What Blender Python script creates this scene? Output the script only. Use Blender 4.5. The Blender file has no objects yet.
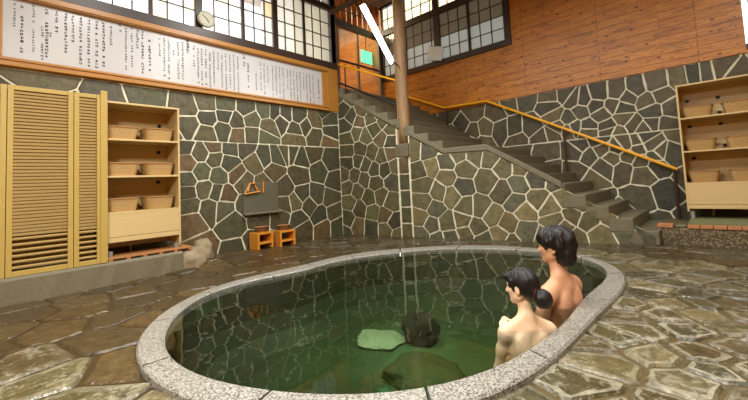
import bpy, bmesh, math, random
import numpy as np
from mathutils import Vector, Matrix
random.seed(7)
PI=math.pi
COL=bpy.context.scene.collection
def hx(r,g,b):
    f=lambda c:(c/255/12.92 if c/255<=.04045 else ((c/255+.055)/1.055)**2.4)
    return (f(r),f(g),f(b),1)
# ---------------------------------------------------------------- materials
class NT:
    def __init__(s,name):
        s.m=bpy.data.materials.new(name); s.m.use_nodes=True; s.t=s.m.node_tree; s.n=s.t.nodes; s.l=s.t.links
        s.b=s.n['Principled BSDF']
    def node(s,t,**k):
        n=s.n.new(t)
        for a,v in k.items():
            if a.startswith('i_'): 
                key=a[2:]; key=int(key) if key.isdigit() else key.replace('_',' ')
                if isinstance(v,bpy.types.NodeSocket): s.l.new(v,n.inputs[key])
                else: n.inputs[key].default_value=v
            else: setattr(n,a,v)
        return n
    def math(s,op,a,b=0.0,c=0.0):
        n=s.n.new('ShaderNodeMath'); n.operation=op
        for i,v in enumerate((a,b,c)):
            if isinstance(v,bpy.types.NodeSocket): s.l.new(v,n.inputs[i])
            else: n.inputs[i].default_value=v
        return n.outputs[0]
    def mix(s,f,a,b,mode='MIX'):
        n=s.n.new('ShaderNodeMix'); n.data_type='RGBA'; n.blend_type=mode
        for i,v in ((0,f),(6,a),(7,b)):
            if isinstance(v,bpy.types.NodeSocket): s.l.new(v,n.inputs[i])
            else: n.inputs[i].default_value=v
        return n.outputs[2]
    def coord(s,scale=(1,1,1)):
        tc=s.node('ShaderNodeTexCoord'); mp=s.node('ShaderNodeMapping'); mp.inputs['Scale'].default_value=scale
        s.l.new(tc.outputs['Object'],mp.inputs[0]); return mp.outputs[0]
    def noise(s,scale,detail=4,rough=.55,co=None,dist=0):
        n=s.node('ShaderNodeTexNoise',i_Scale=scale,i_Detail=detail,i_Roughness=rough,i_Distortion=dist)
        if co is not None: s.l.new(co,n.inputs['Vector'])
        else: s.l.new(s.coord(),n.inputs['Vector'])
        return n.outputs['Fac']
    def ramp(s,f,stops):
        n=s.n.new('ShaderNodeValToRGB'); s.l.new(f,n.inputs[0]); e=n.color_ramp.elements
        while len(e)<len(stops): e.new(.5)
        for q,(p,c) in zip(e,stops): q.position=p; q.color=c if len(c)==4 else (*c,1)
        return n.outputs[0]
    def bump(s,h,st=.3,d=.01):
        n=s.node('ShaderNodeBump',i_Strength=st,i_Distance=d,i_Height=h); s.l.new(n.outputs[0],s.b.inputs['Normal'])
    def set(s,**k):
        for a,v in k.items():
            key=a.replace('_',' ')
            if isinstance(v,bpy.types.NodeSocket): s.l.new(v,s.b.inputs[key])
            else: s.b.inputs[key].default_value=v
        return s.m
MT={}
def plain(name,c,rough=.5,metal=0,var=.12,bs=40,bst=.1):
    t=NT(name); n=t.noise(bs,3)
    d=tuple(x*(1-var) for x in c[:3])+(1,); l=tuple(min(1,x*(1+var)) for x in c[:3])+(1,)
    t.bump(n,bst,.004); MT[name]=t.set(Base_Color=t.mix(n,d,l),Roughness=rough,Metallic=metal); return MT[name]
def wood(name,c1,c2,axis=2,scale=1.0,rough=.5):
    sc=[14*scale]*3; sc[axis]=1.2*scale
    t=NT(name); co=t.coord(tuple(sc)); n=t.noise(3,6,.6,co,.6); n2=t.noise(1.1,3)
    c=t.mix(n,c1,c2); c=t.mix(t.math('MULTIPLY',n2,.5),c,tuple(x*.7 for x in c1[:3])+(1,))
    t.bump(n,.12,.003); MT[name]=t.set(Base_Color=c,Roughness=rough); return MT[name]
def emis(name,c,s):
    t=NT(name); MT[name]=t.set(Base_Color=(.8,.8,.8,1),Emission_Color=c,Emission_Strength=s,Roughness=.4); return MT[name]

def stone_mat(name,rough=(.35,.6),bst=.5,wet=False,spec=.5,speck=0):
    t=NT(name)
    a=t.node('ShaderNodeAttribute'); a.attribute_name='Col'
    n=t.noise(11,7,.72); n2=t.noise(55,4,.75); n3=t.noise(2.2,3)
    k=t.math('ADD',t.math('MULTIPLY',n,2.4),t.math('MULTIPLY',n2,1.0)); k=t.math('SUBTRACT',k,.74)
    c=t.mix(1.0,a.outputs['Color'],t.node('ShaderNodeCombineColor',i_0=k,i_1=k,i_2=k).outputs[0],'MULTIPLY')
    if wet:
        r=t.ramp(t.noise(1.6,4),[(.4,(rough[0],)*3),(.62,(rough[1],)*3)])
        h=t.math('ADD',t.math('MULTIPLY',t.noise(7,5,.6),1.0),t.math('MULTIPLY',t.noise(30,4,.6),.35))
        t.bump(h,bst,.03)
    else:
        r=t.ramp(n3,[(.3,(rough[0],)*3),(.7,(rough[1],)*3)])
        t.bump(t.math('ADD',n,t.math('MULTIPLY',n2,.5)),bst,.02)
    if speck:
        sk=t.ramp(t.math('MULTIPLY',t.noise(26,5,.75),t.math('ADD',t.noise(3.1,3),.5)),[(.52,(0,0,0)),(.66,(1,1,1))]); c=t.mix(t.math('MULTIPLY',sk,speck),c,hx(178,172,150))
    MT[name]=t.set(Base_Color=c,Roughness=r,Specular_IOR_Level=spec)
stone_mat('wall_stone',(.38,.6),.6)
stone_mat('floor_stone',(.14,.4),.8,wet=True,spec=.7,speck=.5)
stone_mat('slab_stone',(.10,.34),.75,wet=True,spec=.7)
plain('mortar',hx(222,218,190),.85,var=.18,bs=25,bst=.3)
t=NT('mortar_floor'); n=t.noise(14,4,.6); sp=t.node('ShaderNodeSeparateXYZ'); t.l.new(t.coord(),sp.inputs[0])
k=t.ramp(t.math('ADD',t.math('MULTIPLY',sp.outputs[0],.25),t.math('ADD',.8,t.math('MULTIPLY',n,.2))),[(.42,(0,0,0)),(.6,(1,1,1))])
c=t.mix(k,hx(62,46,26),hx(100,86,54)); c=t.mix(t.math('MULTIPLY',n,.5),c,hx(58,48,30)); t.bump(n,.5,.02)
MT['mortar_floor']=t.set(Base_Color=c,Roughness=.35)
plain('step_stone',hx(112,106,84),.6,var=.3,bs=12,bst=.5)
plain('plaster_dark',hx(60,52,40),.8)
# speckled granite of the pool rim
t=NT('granite'); n=t.noise(95,2,.7); n2=t.noise(2.0,3)
c=t.ramp(n,[(.36,hx(62,62,56)),(.47,hx(128,126,118)),(.6,hx(180,178,168))])
c=t.mix(t.math('MULTIPLY',n2,.25),c,hx(120,112,84)); t.bump(n,.25,.004)
MT['granite']=t.set(Base_Color=c,Roughness=.33,Specular_IOR_Level=.6)
t=NT('aggregate'); v=t.node('ShaderNodeTexVoronoi',i_Scale=42.0); t.l.new(t.coord(),v.inputs['Vector']); n2=t.noise(3,4)
hs=t.node('ShaderNodeMix',data_type='RGBA'); t.l.new(t.ramp(v.outputs['Distance'],[(.1,(0,0,0)),(.6,(1,1,1))]),hs.inputs[0]); hs.inputs[6].default_value=hx(168,150,112); hs.inputs[7].default_value=hx(78,68,46)
c=t.mix(t.math('MULTIPLY',n2,.5),hs.outputs[2],hx(88,78,56)); t.bump(v.outputs['Distance'],.5,.01)
MT['aggregate']=t.set(Base_Color=c,Roughness=.65)
plain('concrete_kerb',hx(112,104,80),.6,var=.28,bs=30,bst=.5)
plain('pale_rock',hx(150,134,104),.7,var=.3,bs=8,bst=.8)
# timber wall of horizontal boards
t=NT('board_wall'); tc=t.node('ShaderNodeTexCoord'); sp=t.node('ShaderNodeSeparateXYZ'); t.l.new(tc.outputs['Object'],sp.inputs[0])
X,Y,Z=sp.outputs; u=t.math('ADD',X,Y)
bz=t.math('DIVIDE',Z,.135); bi=t.math('FLOOR',bz); fr=t.math('FRACT',bz)
pi_=t.math('FLOOR',t.math('DIVIDE',t.math('ADD',u,.44),1.3))
wn=t.node('ShaderNodeTexWhiteNoise'); wn.noise_dimensions='2D'; cv=t.node('ShaderNodeCombineXYZ',i_0=bi,i_1=pi_); t.l.new(cv.outputs[0],wn.inputs['Vector'])
g=t.node('ShaderNodeTexNoise',i_Scale=3.4,i_Detail=8.0,i_Roughness=.7,i_Distortion=1.4)
gv=t.node('ShaderNodeCombineXYZ',i_0=u,i_1=t.math('MULTIPLY',Z,11.0),i_2=t.math('MULTIPLY',bi,3.7)); t.l.new(gv.outputs[0],g.inputs['Vector'])
c=t.ramp(g.outputs['Fac'],[(.30,hx(84,46,18)),(.40,hx(158,94,30)),(.52,hx(210,138,42)),(.70,hx(226,168,78))])
c=t.mix(t.math('MULTIPLY',wn.outputs[0],.5),c,hx(172,104,36))
big=t.noise(.7,2); c=t.mix(t.math('MULTIPLY',big,.45),c,hx(196,120,36))
dk=t.node('ShaderNodeTexNoise',i_Scale=1.0,i_Detail=5.0,i_Roughness=.65); dv=t.node('ShaderNodeCombineXYZ',i_0=t.math('MULTIPLY',u,2.0),i_1=t.math('MULTIPLY',Z,9.0),i_2=5.0); t.l.new(dv.outputs[0],dk.inputs['Vector'])
c=t.mix(t.ramp(dk.outputs['Fac'],[(.52,(0,0,0)),(.72,(.75,.75,.75))]),c,hx(92,52,20))
kv=t.node('ShaderNodeTexVoronoi',i_Scale=1.0); kc=t.node('ShaderNodeCombineXYZ',i_0=t.math('MULTIPLY',u,5.2),i_1=t.math('MULTIPLY',Z,8.4),i_2=1.0); t.l.new(kc.outputs[0],kv.inputs['Vector'])
kd=t.math('ADD',kv.outputs['Distance'],t.math('MULTIPLY',t.noise(30,2),.08))
kn=t.ramp(kd,[(.13,(1,1,1)),(.22,(0,0,0))]); c=t.mix(t.math('MULTIPLY',kn,.85),c,hx(62,30,14))
st=t.math('ABSOLUTE',t.math('SUBTRACT',t.math('FRACT',t.math('DIVIDE',t.math('ADD',u,.44),.433)),.5)); 
nail=t.math('MULTIPLY',t.math('LESS_THAN',t.math('SUBTRACT',.5,st),.018),t.math('LESS_THAN',t.math('ABSOLUTE',t.math('SUBTRACT',fr,.3)),.09))
c=t.mix(t.math('MULTIPLY',nail,.8),c,hx(40,24,14))
jt=t.math('ABSOLUTE',t.math('SUBTRACT',t.math('FRACT',t.math('DIVIDE',t.math('ADD',u,.44),1.3)),.5)); jn=t.math('GREATER_THAN',jt,.4975)
seam=t.math('MAXIMUM',t.math('LESS_THAN',fr,.06),jn); c=t.mix(t.math('MULTIPLY',seam,.55),c,hx(58,28,12))
t.bump(t.math('SUBTRACT',t.math('MULTIPLY',g.outputs['Fac'],.4),seam),.45,.006)
MT['board_wall']=t.set(Base_Color=c,Roughness=.42)
wood('frame_wood',hx(200,142,62),hx(152,98,36),1,1.2,.38)
wood('dark_wood',hx(62,44,32),hx(38,26,20),2,1,.45)
wood('dark_wood_h',hx(66,48,36),hx(42,30,24),1,1,.42)
wood('post_wood',hx(200,160,112),hx(66,48,34),2,1.0,.5)
wood('shelf_wood',hx(226,200,142),hx(204,174,114),1,.8,.45)
wood('louver_wood',hx(200,172,92),hx(182,150,72),2,1,.45)
wood('slat_wood',hx(202,174,112),hx(182,150,90),1,1,.5)
wood('duck_wood',hx(196,140,84),hx(146,94,50),1,1.2,.5)
wood('stool_wood',hx(232,160,60),hx(204,124,36),2,1.5,.4)
wood('beam_wood',hx(112,88,66),hx(74,56,42),1,1,.6)
t=NT('wicker'); w1=t.node('ShaderNodeTexWave',i_Scale=90.0,i_Distortion=.6); w1.bands_direction='X'; t.l.new(t.coord(),w1.inputs[0])
w2=t.node('ShaderNodeTexWave',i_Scale=110.0,i_Distortion=.5); w2.bands_direction='Z'; t.l.new(t.coord(),w2.inputs[0])
w=t.math('MULTIPLY',w1.outputs['Fac'],w2.outputs['Fac']); t.bump(w,.6,.004)
MT['wicker']=t.set(Base_Color=t.mix(w,hx(176,136,78),hx(232,204,142)),Roughness=.6)
plain('wicker_rim',hx(170,118,62),.6)
plain('black',hx(22,20,18),.5); plain('steel',hx(150,148,140),.35,.8,.1)
plain('rail_yellow',hx(246,178,20),.35,0,.08); plain('rail_black',hx(34,28,26),.45)
plain('rust',hx(58,38,30),.6,var=.3)
plain('white_panel',hx(198,198,196),.28,0,.03,6,.02); plain('ink',hx(52,50,52),.6); plain('grey_metal',hx(150,146,138),.45,.3)
plain('clock_face',hx(158,154,122),.35,0,.03); plain('grey_post',hx(128,118,104),.5)
plain('clock_dial',hx(176,172,142),.4,0,.03); plain('slab_grey',hx(96,94,76),.35,var=.3,bs=9); plain('brick',hx(178,122,76),.7,var=.3,bs=14,bst=.5); plain('turf',hx(120,124,84),.9,var=.3,bs=120,bst=1.0)
plain('room_wood',hx(222,160,88),.5,var=.25,bs=3); plain('card_grey',hx(224,240,246),.6,0,.05); plain('paper',hx(226,222,206),.7)
plain('ceiling_board',hx(120,92,62),.7,var=.2,bs=6)
emis('tube_light',(1,.97,.9,1),16); emis('sign_green',(.05,.85,.42,1),1.6)
def pane(name,tr,df,mixv,rough=.1):
    t=NT(name); out=t.n['Material Output']
    T=t.node('ShaderNodeBsdfTransparent',i_Color=tr); D=t.node('ShaderNodeBsdfTranslucent',i_Color=df); F=t.node('ShaderNodeBsdfDiffuse',i_Color=df)
    G=t.node('ShaderNodeBsdfGlossy',i_Roughness=rough); A=t.node('ShaderNodeMixShader',i_0=.5); t.l.new(D.outputs[0],A.inputs[1]); t.l.new(F.outputs[0],A.inputs[2])
    B=t.node('ShaderNodeMixShader',i_0=mixv); t.l.new(T.outputs[0],B.inputs[1]); t.l.new(A.outputs[0],B.inputs[2])
    C=t.node('ShaderNodeMixShader',i_0=.05); t.l.new(B.outputs[0],C.inputs[1]); t.l.new(G.outputs[0],C.inputs[2]); t.l.new(C.outputs[0],out.inputs[0])
    t.n.remove(t.b); MT[name]=t.m
pane('pane_clear',(1,1,1,1),(.9,.9,.88,1),.25)
pane('pane_cream',(1,.93,.74,1),(.9,.85,.7,1),.35)
pane('pane_tint',(.9,.9,.82,1),(.85,.84,.76,1),.55)
pane('pane_frost',(.22,.23,.22,1),(.60,.62,.60,1),.8,.3)
pane('pane_dim',(.10,.095,.08,1),(.34,.31,.25,1),.75,.15)
pane('door_glass',(.95,.97,.95,1),(.6,.6,.55,1),.08,.05)
# water: clear surface plus a green absorbing body
t=NT('water'); out=t.n['Material Output']; t.n.remove(t.b)
nz=t.noise(2.4,2,.5,None,.3); nz2=t.noise(7,2,.5)
bp=t.node('ShaderNodeBump',i_Strength=.06,i_Distance=.06,i_Height=t.math('ADD',nz,t.math('MULTIPLY',nz2,.25)))
F=t.node('ShaderNodeFresnel',i_IOR=1.36); t.l.new(bp.outputs[0],F.inputs['Normal'])
G=t.node('ShaderNodeBsdfGlossy',i_Roughness=.012,i_Color=(.9,.95,.85,1)); t.l.new(bp.outputs[0],G.inputs['Normal'])
T=t.node('ShaderNodeBsdfTransparent'); M=t.node('ShaderNodeMixShader'); t.l.new(F.outputs[0],M.inputs[0]); t.l.new(T.outputs[0],M.inputs[1]); t.l.new(G.outputs[0],M.inputs[2])
t.l.new(M.outputs[0],out.inputs['Surface'])
V=t.node('ShaderNodeVolumeAbsorption',i_Color=(.62,.74,.56,1),i_Density=1.3); t.l.new(V.outputs[0],out.inputs['Volume'])
MT['water']=t.m
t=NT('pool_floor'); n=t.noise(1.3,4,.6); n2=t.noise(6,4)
vd=t.node('ShaderNodeVectorMath',operation='DISTANCE'); t.l.new(t.coord((1,1,.0)),vd.inputs[0]); vd.inputs[1].default_value=(-2.25,3.15,0); dd=t.math('ADD',vd.outputs['Value'],t.math('MULTIPLY',t.math('SUBTRACT',n,.5),1.6)); c=t.ramp(t.math('DIVIDE',dd,2.0),[(.14,hx(104,136,98)),(.22,hx(86,114,78)),(.50,hx(60,80,50)),(.9,hx(26,32,16))]); c=t.mix(t.math('MULTIPLY',n2,.5),c,hx(70,78,40)); t.bump(n2,.5,.03)  # radial ramp: lit pale centre painted in, darkening towards the pool walls
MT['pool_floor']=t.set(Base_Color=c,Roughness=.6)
plain('lit_patch_green',hx(190,200,176),.7,var=.12,bs=4); plain('olive_rock',hx(78,84,44),.8,var=.35,bs=5,bst=.6); plain('boulder',hx(44,42,28),.8,var=.4,bs=6,bst=.9)
def skin(name,c,red):
    t=NT(name); n=t.noise(5,4); n2=t.noise(60,3)
    cc=t.mix(t.math('MULTIPLY',n,.55),c,red); t.bump(n2,.06,.002)
    MT[name]=t.set(Base_Color=cc,Roughness=.45,Subsurface_Weight=.12,Subsurface_Radius=(.02,.008,.004),Subsurface_Scale=.5)
skin('skin_man',hx(222,172,132),hx(200,136,98)); skin('skin_woman',hx(244,214,176),hx(232,186,144))
t=NT('hair'); n=t.noise(5,5,.6,t.coord((30,30,5))); t.bump(n,.7,.006)
MT['hair']=t.set(Base_Color=t.mix(n,hx(9,7,7),hx(26,19,17)),Roughness=.42)
plain('hair_tie',hx(92,44,36),.6); plain('lip',hx(170,92,80),.5); plain('eye_dark',hx(24,18,16),.2)
# ---------------------------------------------------------------- mesh helpers
class MB:
    def __init__(s): s.v=[]; s.f=[]; s.c=[]
    def add(s,vs,fs,col=None):
        o=len(s.v); s.v+=[tuple(map(float,p)) for p in vs]; s.f+=[tuple(i+o for i in f) for f in fs]; s.c+=[col]*len(fs); return s
    def box(s,x0,x1,y0,y1,z0,z1,M=None,col=None):
        vs=[Vector((x,y,z)) for x in (x0,x1) for y in (y0,y1) for z in (z0,z1)]
        if M: vs=[M@p for p in vs]
        return s.add(vs,[(0,1,3,2),(4,6,7,5),(0,4,5,1),(2,3,7,6),(0,2,6,4),(1,5,7,3)],col)
    def tube(s,pts,r,n=10,cap=True,r2=None):
        pts=[Vector(p) for p in pts]; rings=[]; N=len(pts)
        for i,p in enumerate(pts):
            d=(pts[min(i+1,N-1)]-pts[max(i-1,0)]).normalized()
            a=d.orthogonal() if abs(d.z)>.98 else Vector((-d.y,d.x,0)).normalized(); b=d.cross(a)
            rr=r if r2 is None else r+(r2-r)*i/(N-1)
            rings.append([p+(a*math.cos(2*PI*k/n)+b*math.sin(2*PI*k/n)).normalized()*rr for k in range(n)])
        vs=[q for g in rings for q in g]; fs=[]
        for i in range(N-1):
            for k in range(n): fs.append((i*n+k,i*n+(k+1)%n,(i+1)*n+(k+1)%n,(i+1)*n+k))
        if cap: fs.append(tuple(range(n))[::-1]); fs.append(tuple((N-1)*n+k for k in range(n)))
        return s.add(vs,fs)
    def lathe(s,prof,c=(0,0,0),n=24,M=None):
        vs=[];
        for r,z in prof:
            for k in range(n):
                p=Vector((r*math.cos(2*PI*k/n),r*math.sin(2*PI*k/n),z)); p=M@p if M else p; vs.append(p+Vector(c))
        fs=[(i*n+k,i*n+(k+1)%n,(i+1)*n+(k+1)%n,(i+1)*n+k) for i in range(len(prof)-1) for k in range(n)]
        fs.append(tuple(range(n))[::-1]); fs.append(tuple((len(prof)-1)*n+k for k in range(n)))
        return s.add(vs,fs)
    def prism(s,poly,fn,a,b):   # poly (u,v); fn(u,v,w)->xyz
        n=len(poly); vs=[fn(u,v,a) for u,v in poly]+[fn(u,v,b) for u,v in poly]
        fs=[tuple(range(n))[::-1],tuple(range(n,2*n))]+[(i,(i+1)%n,n+(i+1)%n,n+i) for i in range(n)]
        return s.add(vs,fs)
    def build(s,name,mat,parent=None,loc=(0,0,0),bevel=0,smooth=False,fix=True):
        me=bpy.data.meshes.new(name); me.from_pydata(s.v,[],s.f); me.update()
        if any(c is not None for c in s.c):
            at=me.color_attributes.new('Col','FLOAT_COLOR','CORNER'); i=0
            for f,c in zip(me.polygons,s.c):
                for _ in f.vertices: at.data[i].color=c or (.2,.2,.2,1); i+=1
        if fix:
            bm=bmesh.new(); bm.from_mesh(me); bmesh.ops.recalc_face_normals(bm,faces=bm.faces); bm.to_mesh(me); bm.free()
        me.materials.append(MT[mat]); o=bpy.data.objects.new(name,me); COL.objects.link(o); o.location=loc
        if parent: o.parent=parent
        if bevel:
            m=o.modifiers.new('bevel','BEVEL'); m.width=bevel; m.segments=2; m.limit_method='ANGLE'
        if smooth:
            me.polygons.foreach_set('use_smooth',[True]*len(me.polygons))
        return o
def tag(o,label=None,cat=None,group=None,kind=None):
    if label: o['label']=label
    if cat: o['category']=cat
    if group: o['group']=group
    if kind: o['kind']=kind
    return o
def thing(name,label,cat,loc=(0,0,0),rz=0,group=None,kind=None):
    o=bpy.data.objects.new(name,None); COL.objects.link(o); o.location=loc; o.rotation_euler=(0,0,rz); o.empty_display_size=.1
    return tag(o,label,cat,group,kind)
def dup(root,loc,rz,label,kids):
    r=root.copy(); COL.objects.link(r); r.location=loc; r.rotation_euler=(0,0,rz); r['label']=label
    for ch in kids:
        c=ch.copy(); COL.objects.link(c); c.parent=r
    return r
# ---------------------------------------------------------------- crazy paving
def clip(poly,a,b,c):   # keep a*u+b*v<=c
    out=[]; n=len(poly)
    for i in range(n):
        p,q=poly[i],poly[(i+1)%n]; dp=a*p[0]+b*p[1]-c; dq=a*q[0]+b*q[1]-c
        if dp<=0: out.append(p)
        if dp*dq<0: t=dp/(dp-dq); out.append((p[0]+(q[0]-p[0])*t,p[1]+(q[1]-p[1])*t))
    return out
def area(p): return .5*sum(p[i][0]*p[(i+1)%len(p)][1]-p[(i+1)%len(p)][0]*p[i][1] for i in range(len(p)))
def inset(poly,d):
    r=poly
    n=len(poly)
    for i in range(n):
        p,q=poly[i],poly[(i+1)%n]; dx,dy=q[0]-p[0],q[1]-p[1]; L=math.hypot(dx,dy)
        if L<1e-6: continue
        a,b=dy/L,-dx/L; r=clip(r,a,b,a*p[0]+b*p[1]-d)
        if len(r)<3: return []
    return r
def chaikin(p,k=.2):
    o=[]
    for i in range(len(p)):
        a,b=p[i],p[(i+1)%len(p)]
        o+=[(a[0]+(b[0]-a[0])*k,a[1]+(b[1]-a[1])*k),(b[0]+(a[0]-b[0])*k,b[1]+(a[1]-b[1])*k)]
    return o
def fill(region,seeds,sp,rnd,inside=lambda u,v:True,spf=None):
    us=[p[0] for p in region]; vs=[p[1] for p in region]; S=[s for s in seeds]; G={}
    def cell(u,v): return (int(u//.2),int(v//.2))
    for s in S: G.setdefault(cell(*s),[]).append(s)
    w,h=max(us)-min(us),max(vs)-min(vs)
    for _ in range(int(w*h/sp/sp*40)):
        u=min(us)+rnd.random()*w; v=min(vs)+rnd.random()*h; q=(spf(u,v) if spf else sp)*rnd.uniform(.72,1.0); R=int(q//.2)+1; cu,cv=cell(u,v)
        if not inside(u,v): continue
        if all((a-u)**2+(b-v)**2>q*q for i in range(-R,R+1) for j in range(-R,R+1) for a,b in G.get((cu+i,cv+j),())):
            S.append((u,v)); G.setdefault((cu,cv),[]).append((u,v))
    return S
def stones(mb,region,seeds,mortar,fn,palette,rnd,th=.014,extra=None,reach=1.4,bev=.008,edge=None):
    for i,(u,v) in enumerate(seeds):
        poly=list(region)
        near=sorted(((a-u)**2+(b-v)**2,a,b) for a,b in seeds if abs(a-u)<reach and abs(b-v)<reach and (a,b)!=(u,v))[:26]
        for d2,a,b in near:
            if d2<1e-7: continue
            poly=clip(poly,a-u,b-v,((a*a+b*b)-(u*u+v*v))/2)
            if len(poly)<3: break
        if len(poly)<3: continue
        if extra: poly=extra(u,v,poly)
        if len(poly)<3 or abs(area(poly))<.0006: continue
        if area(poly)<0: poly=poly[::-1]
        m=mortar*rnd.uniform(.55,1.15)
        p=inset(poly,m/2)
        if len(p)<3: continue
        # subdivide & wobble the outline
        p2=[]
        for k in range(len(p)):
            a,b=p[k],p[(k+1)%len(p)]; L=math.hypot(b[0]-a[0],b[1]-a[1]); p2.append(a)
            if L>.09:
                t=rnd.uniform(.3,.7); o=rnd.uniform(-.003,.012)
                p2.append((a[0]+(b[0]-a[0])*t-(b[1]-a[1])/L*o,a[1]+(b[1]-a[1])*t+(b[0]-a[0])/L*o))
        p=chaikin(p2,.13); cx=sum(q[0] for q in p)/len(p); cy=sum(q[1] for q in p)/len(p)
        base=rnd.choice(palette); base=(base[0]*1.05,base[1],base[2]*.82); k=rnd.uniform(.72,1.25); col=tuple(min(1,c*k) for c in base[:3])+(1,)
        n=len(p); hh=th*rnd.uniform(.8,1.2)
        sc=max(.5,1-bev/max(.03,math.sqrt(abs(area(p)))*.5)); q=[(cx+(a-cx)*sc,cy+(b-cy)*sc) for a,b in p]
        vs=[fn(a,b,0) for a,b in p]+[fn(a,b,hh) for a,b in q]
        fs=[tuple(range(n,2*n))]+[(j,(j+1)%n,n+(j+1)%n,n+j) for j in range(n)]
        if edge:
            e=edge(cx,cy,rnd); s2=[rnd.uniform(.66,.90) for _ in q]; q2=[(cx+(a-cx)*s,cy+(b-cy)*s) for (a,b),s in zip(q,s2)]
            vs=vs[:]+[fn(a,b,hh*1.08) for a,b in q2]
            mb.add(vs,[tuple(range(2*n,3*n))]+[(j,(j+1)%n,n+(j+1)%n,n+j) for j in range(n)],col); 
            mb.add(vs,[(n+j,n+(j+1)%n,2*n+(j+1)%n,2*n+j) for j in range(n)],tuple(col[k]*(1-e)+hx(176,170,146)[k]*e for k in range(4)))
        else: mb.add(vs,fs,col)
LE=80; WS=2.6; EXPO=0.33
SA= [(2.11,2.25),(2.13,2.0),(2.39,2.34),(2.41,2.13),(2.38,1.88),(2.68,2.35),(2.68,2.18),(2.65,1.96),(2.86,2.11),(2.88,1.89),(3.13,2.17),(3.13,1.9),(3.04,2.33),(3.4,2.34),(3.46,2.08),(3.38,1.87),(3.71,2.19),(3.79,2.32),(3.57,2.33),(4.09,2.32),(4.0,2.05),(3.99,1.89),(4.45,2.26),(4.44,1.98),(4.24,2.14),(4.81,2.32),(4.84,2.08),(4.78,1.86),(4.72,2.46),(2.07,1.68),(2.09,1.43),(2.29,1.59),(2.5,1.49),(2.48,1.7),(2.31,1.3),(2.76,1.68),(2.72,1.43),(3.0,1.69),(3.17,1.44),(2.55,1.24),(2.86,1.24),(2.34,1.04),(2.52,0.98),(2.11,0.82),(2.09,1.18),(2.09,1.0),(2.41,0.75),(2.62,0.73),(2.13,0.57),(2.65,0.94),(2.76,0.5),(2.95,1.15),(3.34,1.53),(3.61,1.56),(3.53,1.29),(3.76,1.63),(3.91,1.63),(4.1,1.54),(3.32,1.08),(4.04,1.22),(4.53,1.28),(4.38,1.64),(4.43,0.84),(4.1,0.86),(4.88,1.1),(4.81,1.48),(3.95,0.74),(3.72,0.7),(3.73,1.01),(4.25,0.66),(4.49,0.44),(4.77,0.76),(4.84,0.48),(4.01,0.42),(4.56,0.2),(4.08,0.23),(4.92,0.19),(3.64,0.52),(3.21,0.56),(3.0,0.75)]
SD= [(0.13,2.55),(0.33,2.34),(0.19,2.18),(0.59,2.44),(0.79,2.28),(0.5,2.25),(0.91,2.36),(1.06,2.17),(1.2,2.02),(0.22,1.93),(0.44,2.01),(0.64,1.92),(0.85,2.03),(1.0,1.84),(1.18,1.76),(0.21,1.68),(0.51,1.69),(0.79,1.6),(0.98,1.51),(1.17,1.56),(0.2,1.43),(0.45,1.45),(0.61,1.37),(0.81,1.26),(0.35,1.18),(0.56,1.1),(0.83,1.02),(1.04,1.24),(1.18,1.04),(0.17,0.94),(0.38,0.87),(0.66,0.72),(0.93,0.75),(1.12,0.65),(0.2,0.66),(0.44,0.52),(0.72,0.46),(0.99,0.39),(0.14,0.32),(0.38,0.18),(0.66,0.15),(1.01,0.13),(0.03,0.04),(1.17,0.26),(1.27,1.29),(1.7,1.54),(1.9,1.52),(1.95,1.24),(2.28,1.31),(1.83,0.94),(1.78,1.19),(1.52,1.49),(2.26,1.04),(2.09,0.81),(2.33,0.74),(2.57,1.17),(2.76,1.39),(2.47,1.41),(2.52,0.88),(2.93,0.95),(3.01,1.34),(3.22,1.16),(3.45,1.14),(3.41,0.88),(3.16,0.78),(3.66,0.97),(3.66,0.63),(3.95,0.93),(4.06,0.65),(4.25,0.77),(2.79,0.53),(2.56,0.54),(1.81,0.63),(1.54,0.67),(1.48,0.86),(1.73,0.36),(2.0,0.51),(2.21,0.27),(1.92,0.24),(2.49,0.31),(2.03,-0.03),(1.71,0.05),(2.25,0.01),(2.71,0.2),(2.53,0.11),(2.98,0.39),(3.21,0.26),(3.36,0.61),(3.48,0.48),(3.09,0.09),(3.46,0.16),(3.82,0.52),(3.88,0.32),(4.23,0.57),(4.3,0.33),(4.59,0.38),(3.99,0.22),(4.13,0.4),(4.45,0.14),(4.7,0.24),(4.67,0.52),(4.9,0.33),(4.72,0.4),(1.47,1.18),(1.41,0.29),(2.81,0.0),(3.24,-0.01),(3.74,0.06),(4.11,0.08)]
SB= [(2.0,2.08),(2.53,2.05),(2.77,2.22),(3.06,2.02),(2.96,1.84),(3.35,2.06),(3.29,1.76),(3.69,1.98),(4.04,1.75),(4.3,1.96),(4.48,1.7),(3.99,1.97),(4.82,1.89),(4.89,1.62),(4.71,1.74),(4.53,1.42),(5.3,1.76),(5.45,1.55),(5.63,1.78),(5.27,1.32),(5.52,1.09),(5.73,1.4),(5.78,1.04),(6.12,1.68),(6.19,1.41),(6.06,0.97),(6.01,1.49),(6.23,1.07),(5.08,1.85),(5.11,1.4),(4.73,2.48),(4.96,2.48),(4.71,2.3),(5.11,2.35),(5.27,2.32),(4.77,2.13),(5.0,2.02),(5.21,2.13),(5.53,2.37),(5.47,2.18),(5.54,2.03),(5.31,1.82),(4.98,1.82),(5.71,2.14),(5.79,2.36),(5.95,2.24),(5.86,2.07),(6.07,2.35),(6.33,2.38),(6.2,2.14),(6.38,2.19),(5.85,1.89),(5.99,1.77),(5.64,1.73),(5.75,1.67),(6.26,1.95),(6.24,1.74),(6.41,1.71),(6.5,1.96),(6.12,1.53),(5.85,1.47),(5.49,1.42),(5.64,1.22),(5.87,1.24),(6.03,1.36),(6.31,1.27),(6.23,1.21),(6.44,1.24),(6.05,1.14),(5.16,1.45),(6.79,2.4),(6.97,2.4),(7.09,2.41),(6.66,2.39),(7.25,2.29)]
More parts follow.
